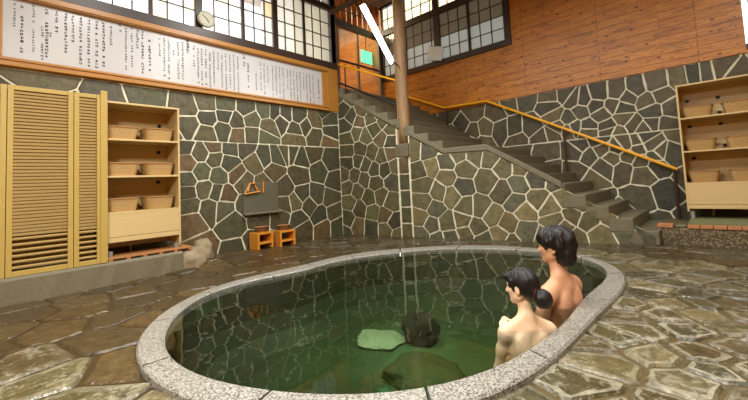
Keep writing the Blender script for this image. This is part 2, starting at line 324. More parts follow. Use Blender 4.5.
TX= [(0.274,3.22,2.93,0.4),(0.337,3.21,2.63,1),(0.432,3.25,2.69,0.4),(0.508,3.02,2.62,0.6),(0.546,3.24,2.63,1),(0.577,2.97,2.9,0.8),(0.635,3.24,2.97,0.9),(0.721,3.24,2.74,0.9),(0.787,3.23,2.88,0.9),(0.863,3.23,2.62,1),(0.942,3.23,2.62,0.9),(1.022,3.23,2.61,0.9),(1.095,3.24,2.62,1),(1.174,3.24,2.95,0.8),(1.275,3.26,3.14,0.8),(1.339,3.23,2.66,0.6),(1.407,3.25,2.67,0.6),(1.472,3.24,2.93,0.9),(1.533,3.24,2.65,1),(1.618,3.18,2.64,1.1),(1.744,3.23,2.91,0.6),(1.804,3.22,2.65,0.7),(1.863,3.21,2.63,0.8),(1.927,3.06,2.95,0.9),(1.989,3.2,2.63,0.8),(2.05,3.22,2.63,0.9),(2.135,3.25,3.08,1.2),(2.116,3.26,3.04,1.2),(2.21,3.2,2.87,0.8),(2.27,3.18,2.61,0.8),(2.325,3.18,2.62,0.9),(2.386,3.19,2.61,0.9),(2.447,3.19,2.61,0.8),(2.509,3.19,2.62,0.8),(2.575,3.18,2.9,0.7),(2.636,3.19,2.61,0.9),(2.701,3.19,2.6,0.8),(2.768,3.19,2.59,0.8),(2.835,3.2,2.6,0.8),(2.903,3.19,2.59,0.9),(3.013,3.24,3.03,1.1),(3.083,3.16,2.68,1.2),(3.226,2.96,2.64,0.9),(3.314,3.18,2.63,0.7),(3.38,3.18,2.6,0.7),(3.451,3.18,2.79,0.6),(3.546,3.17,2.54,0.7),(3.616,3.17,2.54,0.7),(3.687,3.17,2.54,0.7),(3.759,3.17,2.53,0.7),(3.855,3.16,2.8,0.6),(3.919,3.16,2.54,0.7),(3.989,3.16,2.53,0.7),(4.06,3.15,2.53,0.7),(4.132,3.16,2.53,0.7),(4.211,3.16,2.81,0.6),(4.28,3.15,2.54,0.7),(4.355,3.15,2.55,0.7),(4.432,3.15,2.56,0.7),(4.566,3.13,2.7,1.2)]
# ---------------------------------------------------------------- setting
XA=-5.65; YB=7.5
PAL=[hx(74,70,58),hx(66,66,56),hx(84,78,60),hx(58,60,56),hx(92,76,58),hx(70,74,60),hx(78,72,64),hx(98,80,64)]
PALB=[hx(84,78,60),hx(76,74,58),hx(92,84,62),hx(70,70,56),hx(98,90,66),hx(84,78,60)]
PALD=[hx(106,102,76),hx(94,92,68),hx(114,108,80),hx(82,84,68),hx(90,92,76),hx(104,96,68)]
OUTC=[1.9138,0.0746,0.0902,-0.3005,0.0749,-0.0567,-0.0324,-0.0369,-0.0293,0.0109,0.003,-0.0064,0.0001,0.0096,0.0003]
INC=[1.7261,0.1085,0.0623,-0.3015,0.1125,-0.0559,-0.0386,-0.0414,-0.0522,0.0224,-0.0079,0.005,-0.0129,0.0135,0.0161]
PC=(-2.3,2.7)
def rad(c,t): return c[0]+sum(c[2*k-1]*math.cos(k*t)+c[2*k]*math.sin(k*t) for k in range(1,8))
def rim_pt(c,t,z=0,d=0): r=rad(c,t)+d; return (PC[0]+r*math.cos(t),PC[1]+r*math.sin(t),z)
def floor_z(x,y):
    a=max(0,min(1,(-4.75-x)/.4)); return .055*a*a*(3-2*a)*math.exp(-((y-2.5)/1.05)**2)
# floor
mb=MB(); N=128; RX0,RX1,RY0,RY1=-6.6,4.0,-3.2,7.6
def edge(t):
    dx,dy=math.cos(t),math.sin(t); k=1e9
    if dx>1e-9:k=min(k,(RX1-PC[0])/dx)
    if dx<-1e-9:k=min(k,(RX0-PC[0])/dx)
    if dy>1e-9:k=min(k,(RY1-PC[1])/dy)
    if dy<-1e-9:k=min(k,(RY0-PC[1])/dy)
    return k
K=26; vs=[];fs=[]
for j in range(K+1):
    for i in range(N):
        t=2*PI*i/N; r0=rad(OUTC,t)-.05; r=r0+(edge(t)-r0)*(j/K); x=PC[0]+r*math.cos(t); y=PC[1]+r*math.sin(t); vs.append((x,y,floor_z(x,y)))
for j in range(K):
    for i in range(N): fs.append((j*N+i,j*N+(i+1)%N,(j+1)*N+(i+1)%N,(j+1)*N+i))
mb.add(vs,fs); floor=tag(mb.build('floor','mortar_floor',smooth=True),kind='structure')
rnd=random.Random(3)
def fl_in(u,v):
    dx,dy=u-PC[0],v-PC[1]; return math.hypot(dx,dy)>rad(OUTC,math.atan2(dy,dx))+.04
def fl_sp(u,v):
    return .25 if u>-1.7 and (v<4.4) else (.33 if u>-1 else .42)
def fl_clip(u,v,poly):
    t=math.atan2(v-PC[1],u-PC[0]); best=None
    for k in range(-30,31):
        tt=t+k*.03; p=rim_pt(OUTC,tt); d=(p[0]-u)**2+(p[1]-v)**2
        if best is None or d<best[0]: best=(d,tt)
    tt=best[1]; p=rim_pt(OUTC,tt,0,-.03); a=rim_pt(OUTC,tt-.02); b=rim_pt(OUTC,tt+.02); nx,ny=b[1]-a[1],-(b[0]-a[0]); L=math.hypot(nx,ny); nx/=L; ny/=L
    return clip(poly,-nx,-ny,-nx*p[0]-ny*p[1]) if best[0]<1.5 else poly
reg=[(-5.6,-1.5),(2.2,-1.5),(2.2,6.25),(-5.6,6.25)]
S=fill(reg,[],.36,rnd,fl_in,fl_sp)
PALF=[hx(78,74,52),hx(68,65,46),hx(90,84,60),hx(62,61,44),hx(98,90,66),hx(80,70,48)]
PALL=[hx(76,61,36),hx(68,55,33),hx(84,68,40),hx(70,58,36),hx(78,62,34)]
mb=MB(); fn=lambda a,b,w:(a,b,floor_z(a,b)+w+.001)
right=[s for s in S if s[0]>-1.9 or s[1]<.55+(-1.9-s[0])*.0]
mbl=MB()
class Pick:  # routes each stone to the left (smooth slabs) or right (rough) mesh
    def add(s,vs,fs,col):
        x=vs[0][0]; y=vs[0][1]
        if x>-1.35 and y<5.2: mb.add(vs,fs,col)
        elif y<.55 and x>-3.2: mb.add(vs,fs,col)
        else:
            rr_=random.Random(int(x*977+y*3571)); k=rr_.choice(PALL if y<3.6 else PALL[3:4]+[hx(84,76,56)]); g=rr_.uniform(.9,1.1); mbl.add(vs,fs,tuple(c*g for c in k[:3])+(1,))
rnd2=random.Random(11)
def fl_edge(x,y,r):
    return r.uniform(.1,.6)*(.45 if x<-2 else 1) if (x>-1.35 and y<3.4) or (y<.55 and x>-3.0) else r.uniform(0,.3)
stones(Pick(),reg,S,.024,fn,PALF,rnd,.012,fl_clip,2.0,.014,fl_edge)
tag(mb.build('floor_paving','floor_stone',floor),'rough pale paving stones with whitish wet edges')
tag(mbl.build('floor_slabs','slab_stone',floor),'broad wet brown paving slabs')
# wall A (left)
wl=tag(MB().box(XA-.25,XA-.002,-3.2,5.06,-.1,2.475).box(XA-.25,XA-.002,5.15,YB,-.1,2.4).build('wall_left','mortar'),kind='structure')
rnd=random.Random(5); mb=MB(); fA=lambda u,v,w:(XA-.002+w,u,v)
lo=[s for s in SA if s[1]<1.75]; up=[s for s in SA if s[1]>=1.78]
R1=[(-.3,-.02),(5.06,-.02),(5.06,1.76),(-.3,1.76)]; R2=[(-.3,1.76),(5.06,1.76),(5.06,2.475),(-.3,2.475)]
PALA=[hx(84,80,60),hx(78,76,56),hx(92,86,62),hx(70,70,56),hx(92,82,58),hx(80,82,62),hx(104,86,62),hx(78,80,64),hx(86,82,62)]
stones(mb,R1,fill(R1,lo,.44,rnd),.017,fA,PALA,rnd); stones(mb,R2,fill(R2,up,.44,rnd),.019,fA,PALA,rnd)
mb.build('stone_facing','wall_stone',wl)
wu=tag(MB().box(XA-.25,XA-.13,-3.2,5.06,2.475,3.4).box(XA-.25,XA-.05,-3.2,5.06,5.5,5.8).box(XA-.25,XA-.05,-3.2,-1.0,3.4,5.5).build('wall_left_upper','board_wall'),kind='structure')
# wall B (back)
wb=tag(MB().box(-8.4,4.2,YB,YB+.2,-.1,2.6).build('wall_back','mortar'),kind='structure')
mb=MB(); fB=lambda u,v,w:(u,YB+.002-w,v)
sB=[(u-7,v) for u,v in SB]
RB1=[(-6.5,.0),(1.8,.0),(1.8,1.62),(-6.5,1.62)]; RB2=[(-6.5,1.62),(1.8,1.62),(1.8,2.6),(-6.5,2.6)]
stones(mb,RB1,fill(RB1,[s for s in sB if s[1]<1.6],.42,rnd),.018,fB,PALB,rnd); stones(mb,RB2,fill(RB2,[s for s in sB if s[1]>=1.64],.42,rnd),.018,fB,PALB,rnd)
mb.build('stone_facing','wall_stone',wb)
H=5.8; W0,W1=-6.5,-2.95; G0=.40
wbu=tag(MB().box(W1,G0,YB-.03,YB+.15,2.6,H).box(-8.4,W1,YB-.03,YB+.15,2.6,3.70).box(-8.4,-6.5,YB-.03,YB+.15,3.7,H).box(G0,4.2,YB-.03,YB+.15,2.6,2.65).box(1.9,4.2,YB-.03,YB+.15,2.65,H).build('wall_back_upper','board_wall'),kind='structure')
tag(MB().box(3.9,4.1,-3.2,YB,-.1,H).build('wall_right','board_wall'),kind='structure')
tag(MB().box(-7.4,4.1,-3.4,-3.2,-.1,H).build('wall_front','board_wall'),kind='structure')
tag(MB().box(-8.6,4.2,-3.4,YB+.2,H,H+.1).build('ceiling','ceiling_board'),kind='structure')
# recess beyond the corner: landing, glazed partition, warm corridor
tag(MB().box(-8.3,XA-.25,5.0,5.06,2.8,H).box(-8.4,-8.3,5.0,YB,2.8,H).build('wall_corridor','room_wood'),kind='structure')
tag(MB().box(-8.3,XA-.26,4.96,4.995,2.0,H).build('wall_exterior','paper'),kind='structure')
tag(MB().box(-8.4,-6.5,5.06,YB,2.85,3.0).build('floor_corridor','step_stone'),kind='structure')
# ---------------------------------------------------------------- staircase
dirD=Vector((1,.2,0)).normalized(); Ls=math.hypot(1,.2)
def yD(x): return 6.19+.2*x
st=thing('stone_staircase','stone staircase rising to the left along the back wall, faced with irregular stones','staircase',(-3,6.2,0)); sl=Vector((-3,6.2,0))
def fD(u,v,w):   # u metres along wall from X=-5.65
    x=-5.65+u/Ls; n=Vector((.2,-1,0)).normalized()
    return tuple(Vector((x,yD(x),v))+n*w-sl)
r_=.165; tr=.26; XL0,XL1=-3.5,-2.73
prof=[(-.66-.0,0)]
uu=lambda x:(x+5.65)*Ls
xs_low=[XL1+tr*k for k in range(0,9)]   # risers of lower flight
P0,P1=uu(-4.34),uu(-4.12)
core=[(uu(-5.65),0),(uu(-.70),0),(uu(-.70),.17),(uu(XL1-.0),1.50-.0),(uu(XL0),1.50),(uu(-5.65),2.86)]
mb=MB()
def solid(poly,w0,w1): mb.prism(poly,fD,w0,w1)
solid([(uu(-5.65),-.05),(P0,-.05),(P0,1.98),(uu(-5.65),2.83)],-.003,-.15); solid([(P0,-.05),(P1,-.05),(P1,1.48),(P0,1.48)],-.003,-.10); solid([(P1,-.05),(uu(XL0),-.05),(uu(XL0),1.45),(P1,1.84)],-.003,-.15)
solid([(uu(XL0),-.05),(uu(-.68),-.05),(uu(-.68),.12),(uu(XL1),1.43),(uu(XL0),1.45)],-.003,-.15)
mb.build('stringer_wall','mortar',st,sl-sl)
rnd=random.Random(9); mb=MB()
P0,P1=uu(-4.34),uu(-4.12)
sD=[tuple(s) for s in SD]
def lineU(xa,za,xb,zb): # half-plane below the line through two (X,z)
    ua,ub=uu(xa),uu(xb); return (-(zb-za),(ub-ua),-(zb-za)*ua+(ub-ua)*za)
L1=lineU(-5.65,2.86,XL0,1.46); L2=lineU(XL1,1.44,-1.69,.78); L3=lineU(-1.69,.70,-.92,.19)
Rl=clip([(0,-.02),(P0-.012,-.02),(P0-.012,3),(0,3)],*L1)
Rp=clip([(P0+.005,-.02),(P1-.005,-.02),(P1-.005,1.66),(P0+.005,1.66)],*L1)
Rr=clip([(P1+.012,-.02),(uu(-.68),-.02),(uu(-.68),1.5),(P1+.012,1.85)],*lineU(XL1,1.44,-.66,.13))
PALC=[hx(84,82,60),hx(74,76,58),hx(92,88,64),hx(94,84,62),hx(70,70,56),hx(92,92,66)]
stones(mb,Rl,fill(Rl,[s for s in sD if s[0]<P0-.06],.30,rnd),.017,fD,PALC,rnd)
stones(mb,Rp,fill(Rp,[((P0+P1)/2,.3*k+.1) for k in range(6)],.3,rnd),.02,fD,PALC,rnd)
def dclip(u,v,poly):
    if u<uu(XL0): return clip(poly,*L1)
    return clip(poly,0,1,1.455)
stones(mb,Rr,fill(Rr,[s for s in sD if s[0]>P1+.08],.50,rnd),.021,fD,PALD,rnd,extra=dclip)
mb.build('stone_facing','wall_stone',st)
def step(x0,x1,z,h=.165):
    m=MB(); n=.002 if x0>-1.75 or x0<-5.9 else .02
    if x0>-1.75: n=-.016
    pts=[(x0,max(5.08,yD(x0)+n)),(x1,max(5.08,yD(x1)+n)),(x1,YB-.035),(x0,YB-.035)]
    m.add([Vector((a,b,z-h))-sl for a,b in pts]+[Vector((a,b,z))-sl for a,b in pts],[(3,2,1,0),(4,5,6,7),(0,1,5,4),(1,2,6,5),(2,3,7,6),(3,0,4,7)])
    return m.build('step','step_stone',st,bevel=.012)
for k in range(8):
    step(XL1+tr*k-.015,XL1+tr*(k+1),1.52-r_*(k+1),r_+.02)
m=step(XL0,XL1,1.52,.35); m.name='landing'
for k in range(9):
    x1=XL0-tr*k; step(x1-tr,x1+.01,1.52+r_*(k+1),r_+.02)
m=step(-6.5,XL0-tr*9,3.0,.17); m.name='landing'
capm=MB()
capm.prism([(uu(-1.72),.79),(uu(-1.72),.89),(uu(XL1-.02),1.545),(uu(XL0+.03),1.545),(uu(-4.1),1.93),(uu(-4.1),1.84),(uu(XL0+.03),1.455),(uu(XL1),1.44)],fD,.022,-.10)
capm.prism([(uu(-4.36),2.02),(uu(-4.36),2.10),(uu(-5.64),2.915),(uu(-5.64),2.83)],fD,.020,-.12)
capm.build('stringer_cap','step_stone',st,bevel=.012)
m=MB(); m.box(-4.42,-4.1,5.315,5.60,1.45,1.70); tag(m.build('pier_cap','step_stone',None,bevel=.02),'square stone pier cap under the log post','pier cap')
for o in list(COL.objects):
    if o.name.startswith('pier_cap'): o.parent=st; o.location=-sl; del o['category']; del o['label']
# ---------------------------------------------------------------- pool
pool=thing('pool_rim','rounded granite kerb ring around the green hot spring pool','pool rim',(PC[0],PC[1],0)); pv=Vector((PC[0],PC[1],0))
cuts=[18,43,62,83,104,128,152,176,199,222,243,266,291,314,337]
for i,a0 in enumerate(cuts):
    a1=cuts[(i+1)%len(cuts)]+(360 if i==len(cuts)-1 else 0); g=.25; n=max(4,int((a1-a0)/2.5)); mb=MB(); vs=[]
    for k in range(n+1):
        t=math.radians(a0+g+(a1-a0-2*g)*k/n)
        for c,d,z in ((OUTC,0,-.06),(OUTC,0,.038),(OUTC,-.012,.05),(INC,.014,.05),(INC,.0,.04),(INC,.0,-.02)):
            vs.append(Vector(rim_pt(c,t,z,d))-pv)
    fs=[(k*6+j,k*6+j+1,(k+1)*6+j+1,(k+1)*6+j) for k in range(n) for j in range(5)]+[(k*6+5,k*6,(k+1)*6,(k+1)*6+5) for k in range(n)]
    fs+=[tuple(range(6)),tuple(n*6+j for j in range(6))[::-1]]
    mb.add(vs,fs).build('rim_stone','granite',pool)
# basin: wall, submerged ledge, floor
mb=MB(); vs=[]; M_=96; rings=[(.012,-.015),(-.0,-.35),(-.10,-.52),(-.35,-.64)]
for d,z in rings:
    for k in range(M_): vs.append(rim_pt(INC,2*PI*k/M_,z,d))
for s in (.6,.3,.0):
    for k in range(M_):
        t=2*PI*k/M_; r=(rad(INC,t)-.35)*s; vs.append((PC[0]+r*math.cos(t),PC[1]+r*math.sin(t),-.66))
R_=len(rings)+2
fs=[(j*M_+k,j*M_+(k+1)%M_,(j+1)*M_+(k+1)%M_,(j+1)*M_+k) for j in range(R_-1) for k in range(M_)]; fs.append(tuple((R_-1)*M_+k for k in range(M_)))
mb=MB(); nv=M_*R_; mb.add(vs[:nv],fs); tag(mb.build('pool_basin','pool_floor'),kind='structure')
mb=MB(); vs=[]
for z in (.03,-.80):
    for k in range(M_): vs.append(rim_pt(INC,2*PI*k/M_,z,.008 if z>0 else .008))
fs=[tuple(range(M_)),tuple(range(M_,2*M_))[::-1]]+[(k,(k+1)%M_,M_+(k+1)%M_,M_+k) for k in range(M_)]
tag(mb.add(vs,fs).build('pool_water','water'),'still clear green water filling the round pool','water',kind='stuff')
def blob(name,label,cat,c,s,mat,seed,amp=.22,group=None,flat=0,parent=None):
    bm=bmesh.new(); bmesh.ops.create_icosphere(bm,subdivisions=4,radius=1); r=random.Random(seed); o=Vector((r.random()*9,r.random()*9,r.random()*9))
    from mathutils import noise
    for v in bm.verts:
        k=1+amp*(noise.noise(v.co*1.4+o)*1.2+noise.noise(v.co*3.5+o)*.4)
        v.co=Vector((v.co.x*s[0],v.co.y*s[1],max(v.co.z,-.75)*s[2]))*k
        if flat: v.co.z=min(v.co.z,flat*s[2])
    me=bpy.data.meshes.new(name); bm.to_mesh(me); bm.free(); me.materials.append(MT[mat]); me.polygons.foreach_set('use_smooth',[True]*len(me.polygons))
    o=bpy.data.objects.new(name,me); COL.objects.link(o); o.location=c; return tag(o,label,cat,group)
blob('boulder','dark mossy boulder under the water near the pool centre','boulder',(-2.42,3.20,-.56),(.21,.17,.19),'boulder',4,.3)
blob('boulder','low olive brown rock on the pool floor in front of the dark boulder','boulder',(-1.98,2.60,-.62),(.34,.30,.10),'olive_rock',8,.2)
blob('lit_patch','flat pale green patch painting light on the pool floor left of the dark boulder','stone',(-2.76,2.93,-.64),(.27,.22,.03),'lit_patch_green',17,.3)  # pale disc laid on the pool floor to paint its lit patch
# ---------------------------------------------------------------- left plinth, cabinets
pl=thing('raised_kerb','long grey stone plinth under the louvred doors at the left wall','plinth',(-5.3,0,0))
m=MB(); xs=[(-1.2+.1*k) for k in range(31)]
rr=random.Random(2); vs=[]
for y in xs:
    j=lambda a:rr.uniform(-a,a); vs+=[(.28+j(.012),y,-.05),(.26+j(.006),y,.24),(.235+j(.006),y,.268),(-.30,y,.268),(-.30,y,-.05)]
fs=[(k*5+j,k*5+(j+1)%5,(k+1)*5+(j+1)%5,(k+1)*5+j) for k in range(30) for j in range(5)]+[(0,1,2,3,4),(150,154,153,152,151)]
m.add(vs,fs).build('kerb_body','concrete_kerb',pl)
e=blob('rough_end_rock','pale rough boulder closing the right end of the left plinth','boulder',(-5.26,1.93,.10),(.26,.22,.20),'pale_rock',21,.12,None,.85); del e['category']; del e['label']; e.parent=pl; e.location=(.04,1.93,.10)
blob('boulder','small round grey boulder against the wall behind the left plinth','boulder',(-5.48,2.22,.12),(.15,.14,.22),'pale_rock',31,.15)
FX=-5.07
def louvre(y0,y1,label,lo_open=True):
    t=thing('louvred_door',label,'louvred door',(FX,(y0+y1)/2,.27)); w=(y1-y0)/2; h=1.88
    for s in (-1,1): MB().box(-.03,.012,s*w-(.045 if s>0 else 0),s*w+(.045 if s<0 else 0),0,h).build('stile','louver_wood',t,bevel=.003)
    for a,b in ((0,.05),(h-.045,h)): MB().box(-.028,.008,-w+.045,w-.045,a,b).build('rail','louver_wood',t,bevel=.003)
    m=MB(); z=.40; 
    while z<h-.06:
        R=Matrix.Translation((-.010,0,z))@Matrix.Rotation(.25,4,'Y'); m.box(-.012,.008,-w+.045,w-.045,-.011,.011,R); z+=.0345
    for k in range(6):
        R=Matrix.Translation((-.008,0,.085+k*.055))@Matrix.Rotation(.35,4,'Y'); m.box(-.014,.014,-w+.045,w-.045,-.007,.007,R)
    m.build('slats','slat_wood',t)
    m=MB().box(-.030,-.024,-w+.03,w-.03,.42,h-.03); m.build('backing_board','slat_wood',t)
louvre(-.42,.20,'louvred door at the far left edge, left of the first double stile')
louvre(.205,.715,'wide louvred door between the two double stiles')
louvre(.72,.965,'narrow louvred door beside the right corner post')
MB().box(-.02,.02,-.032,.032,0,1.93).build('corner_post','louver_wood',tag(thing('corner_post','thick golden corner post between narrow louvred door and open shelves','post',(FX,.985,.27)),None),bevel=.004)
m=MB().box(-5.60,-5.13,-.42,.98,2.12,2.15).box(-5.60,-5.13,-.42,-.40,.27,2.12).box(-5.6,-5.58,-.40,.98,.27,2.12)
for z in (.75,1.25,1.7): m.box(-5.58,-5.15,-.40,.98,z,z+.02)
tag(m.build('closet_carcass','shelf_wood'),'plain wooden closet body seen through the louvred doors','closet')
def shelf(label,loc,rz,W,zs,top,bot,pz,D=.46,holes=()):
    # local: +X outward front face at x=0, Y along width
    t=thing('shelf_unit',label,'shelf unit',loc,rz); T=.022
    for s,y in (('side_panel',0),('side_panel',W-T)): MB().box(-D,0,y,y+T,bot,top).build(s,'shelf_wood',t,bevel=.002)
    MB().box(-D,.003,-.003,W+.003,top,top+.022).build('top_panel','shelf_wood',t,bevel=.002)
    mb=MB().box(-D,-D+.012,T,W-T,bot,top); mb.build('back_panel','shelf_wood',t)
    for z in zs: MB().box(-D+.012,-.001,T,W-T,z-.022,z).build('shelf_board','shelf_wood',t,bevel=.002)
    MB().box(-.02,-.003,T,W-T,pz[0]+.06,pz[1]-.022).build('front_panel','shelf_wood',t,bevel=.002)
    MB().box(-.022,.0,T,W-T,pz[0],pz[0]+.055).build('bottom_rail','shelf_wood',t,bevel=.002)
    MB().box(-D+.02,-.05,T,W-T,pz[0],pz[0]+.02).build('bottom_board','shelf_wood',t)
    for y in (.03,W-.07):
        for x in (-D+.02,-.06): MB().box(x,x+.04,y,y+.04,0,bot if bot>.02 else .03).build('foot','grey_metal',t)
    for y,z in holes:
        MB().lathe([(.024,0),(.024,.008),(.016,.012)],(0,0,0),16,Matrix.Rotation(PI/2,4,'Y')).build('cable_grommet','black',t,(-D+.012,y,z))
    return t
zL=.27
shelf('open wooden basket shelves standing right of the louvred doors',(-5.12,1.01,zL),0,.80,[1.67-zL,1.235-zL,.815-zL],2.085-zL,.10,(.20,.815-zL),.44,[(.69,1.92-zL),(.68,1.56-zL),(.67,1.16-zL)])
# baskets
def basket(kind_w,name='wicker_basket'):
    t=thing(name,'','basket',(0,0,0)); m=MB(); n=32; prof=[]
    a,b,h=kind_w/2,.16,.145
    def ring(s,z): 
        o=[]
        for k in range(n):
            q=2*PI*k/n; c,s_=math.cos(q),math.sin(q); e=.42
            o.append((b*s*math.copysign(abs(c)**e,c),a*s*math.copysign(abs(s_)**e,s_),z))
        return o
    R=[ring(.82,0),ring(.84,.01),ring(.95,.09),ring(1,h),ring(.96,h),ring(.9,.09),ring(.79,.015)]
    vs=[p for r in R for p in r]; fs=[(j*n+k,j*n+(k+1)%n,(j+1)*n+(k+1)%n,(j+1)*n+k) for j in range(len(R)-1) for k in range(n)]+[tuple(range(n)),tuple(6*n+k for k in range(n))[::-1]]
    m.add(vs,fs).build('basket_body','wicker',t)
    r=ring(1.0,h+.004); r.append(r[0]); MB().tube(r,.008,8,False).build('basket_rim','wicker_rim',t); return t
bk=basket(.34); kids=list(bk.children); first=True
def put_basket(loc,rz,label,grp):
    global first
    if first: bk.location=loc; bk.rotation_euler=(0,0,rz); bk['label']=label; first=False; r=bk
    else: r=dup(bk,loc,rz,label,kids)
    r['group']=grp; return r
gl='wicker baskets in the left shelves'; gr='wicker baskets in the right shelves'
for z,row in ((1.672,'top'),(1.237,'middle'),(.817,'lower')):
    put_basket((-5.33,1.20,z),0,f'wicker basket on the left in the {row} row of the left shelves',gl)
    put_basket((-5.33,1.60,z),0,f'wicker basket on the right in the {row} row of the left shelves',gl)
# duckboard on the plinth
dk=thing('duckboard','low slatted wooden duckboard on the plinth in front of the left shelves','duckboard',(-5.12,1.47,.268))
for k in range(5):
    y0=-.46+k*.0; MB().box(-.32+k*.075,-.32+k*.075+.066,-.45,.46,.02,.04).build('slat','duck_wood',dk,bevel=.002)
for k in range(6): MB().box(-.32,.05,-.44+k*.17,-.40+k*.17,0,.02).build('bearer','duck_wood',dk)
# ---------------------------------------------------------------- right plinth and shelves
rp=thing('brick_edged_plinth','pebbled concrete plinth with brick edging at the foot of the right shelves','plinth',(.5,6.25,0))
MB().box(-1.20,1.35,0,1.22,-.05,.225).build('plinth_body','aggregate',rp,bevel=.02)
mx=-1.18
for w in (.13,.0,): pass
MB().box(-1.185,-1.02,-.012,.14,.225,.275).build('brick','brick',rp,bevel=.006)
MB().box(-1.00,-.885,.03,.2,.225,.262).build('brick','step_stone',rp,bevel=.02)
x=-.875
rb=random.Random(4)
while x<1.3:
    MB().box(x,x+.118,-.015,.11,.225,.268+rb.uniform(-.004,.004)).build('brick','brick',rp,bevel=.005); x+=.126
mt=MB().box(-.87,1.3,.115,1.15,.225,.285).build('turf_mat','turf',rp); 
shelf('open wooden basket shelves on the brick-edged plinth at the right edge',(-.395,6.9,.285),-PI/2,.84,[1.715-.285,1.24-.285,.79-.285],2.17-.285,.10,(.14,.79-.285),.44,[(.10,2.0-.285),(.44,2.0-.285),(.44,1.78-.285),(.10,1.615-.285),(.44,1.615-.285),(.11,1.14-.285),(.46,1.30-.285)])
for z,row in ((1.717,'top'),(1.242,'middle'),(.792,'lower')):
    put_basket((-.185,7.1,z),PI/2,f'wicker basket on the left in the {row} row of the right shelves',gr)
    put_basket((.245,7.1,z),PI/2,f'wicker basket on the right in the {row} row of the right shelves',gr)
# ---------------------------------------------------------------- sign board
sg=thing('notice_board','long white notice board of vertical Japanese text in a wooden frame, below the windows','notice board',(XA,2.5,2.9))
X0=.0
MB().box(.0,.02,-2.33,2.16,-.33,.375).build('panel','white_panel',sg)
for a,b,c,d,w in ((-2.45,2.27,.365,.455,.07),(-2.45,2.27,-.42,-.325,.07),(-2.45,-2.32,-.325,.365,.07),(2.15,2.545,-.325,.365,.045)):
    MB().box(0,w,a,b,c,d).build('frame_rail','frame_wood',sg,bevel=.006)
MB().box(0,.05,2.27,2.545,-.42,.455).build('frame_rail','frame_wood',sg,bevel=.006)
MB().box(.07,.085,-2.45,2.27,.38,.40).box(.07,.085,-2.45,2.27,-.36,-.335).build('frame_moulding','frame_wood',sg,bevel=.004)
MB().box(0,.06,-5.7,-2.45,-.425,.455).build('side_boarding','frame_wood',sg)
m=MB(); rk=random.Random(12)
for y,za,zb,w in TX:
    s=.020+.012*w; z=za-.02
    while z>zb:
        if rk.random()<.9:
            cy=y-2.5; cz=z-2.9; b=.0052*w+.0012
            for _ in range(rk.choice((3,4,4,5))):
                if rk.random()<.5:
                    q=rk.uniform(-.42,.42)*s; L=rk.uniform(.25,.48)*s; m.box(.0202,.0214,cy-L,cy+L,cz+q-b/2,cz+q+b/2)
                else:
                    q=rk.uniform(-.42,.42)*s; L=rk.uniform(.25,.48)*s; m.box(.0202,.0214,cy+q-b/2,cy+q+b/2,cz-L,cz+L)
        z-=s*1.25
m.build('lettering','ink',sg)
# ---------------------------------------------------------------- left windows
def lattice(name,loc,rz,W,Hh,posts,munt,rows,frame,matf,panes):
    """local: x along width, z up, y depth"""
    t=thing(name,None,None,loc,rz); t['kind']='structure'
    m=MB()
    for (a,b,c,d,dp) in frame: m.box(a,b,-dp,dp,c,d)
    m.build('window_frame','dark_wood_h',t,bevel=.004)
    m=MB()
    for x,w in posts: m.box(x-w/2,x+w/2,-.032,.032,0,Hh)
    m.build('window_post','dark_wood',t,bevel=.003)
    m=MB()
    for x in munt: m.box(x-.008,x+.008,-.014,.014,0,Hh)
    for z in rows: m.box(0,W,-.012,.012,z-.008,z+.008)
    m.build('glazing_bars','dark_wood',t)
    for mat,rects in panes.items():
        m=MB()
        for a,b,c,d in rects: m.box(a,b,-.003,.003,c,d)
        m.build('panes',mat,t)
    return t
# wall A glazing: local x = Y - (-1)
y0=-1.0; W=5.98; ps=[(y-y0,w) for y,w in ((-.93,.06),(-.35,.04),(.32,.10),(.98,.045),(1.65,.05),(2.31,.11),(3.04,.05),(3.66,.10),(4.30,.045))]
edges=[-.93,-.35,.32,.98,1.65,2.31,3.04,3.66,4.30,4.93]
mu=[]
for a,b in zip(edges,edges[1:]):
    for k in (1,2): mu.append(a+(b-a)*k/3-y0)
cells=[]; import itertools
pn={'pane_clear':[],'pane_cream':[],'pane_tint':[]}
rc=random.Random(5); Zr=[0,.275,.55,.825,1.10]
for gi,(a,b) in enumerate(zip(edges,edges[1:])):
    for k in range(3):
        for j in range(4):
            q=(a+(b-a)*k/3-y0+.006,a+(b-a)*(k+1)/3-y0-.006,Zr[j],Zr[j+1])
            mt='pane_tint' if gi>=8 or (gi==7 and (k==2)) else ('pane_cream' if rc.random()<.08 else 'pane_clear')
            pn[mt].append(q)
lattice('window_1',(XA-.04,y0,3.50),PI/2,W,1.10,ps,mu,Zr[1:4],[(-.0,W+.10,-.14,.0,.07),(0,W+.1,1.10,1.21,.07),(W-.03,W+.10,0,1.1,.06)],'dark',pn)
pn2={'pane_clear':[(0,W,0,.78)]}
lattice('window_2',(XA-.04,y0,4.71),PI/2,W,.80,ps,mu,[.27,.54],[(0,W+.1,.79,.86,.07),(W-.03,W+.10,0,.8,.06)],'dark',pn2)
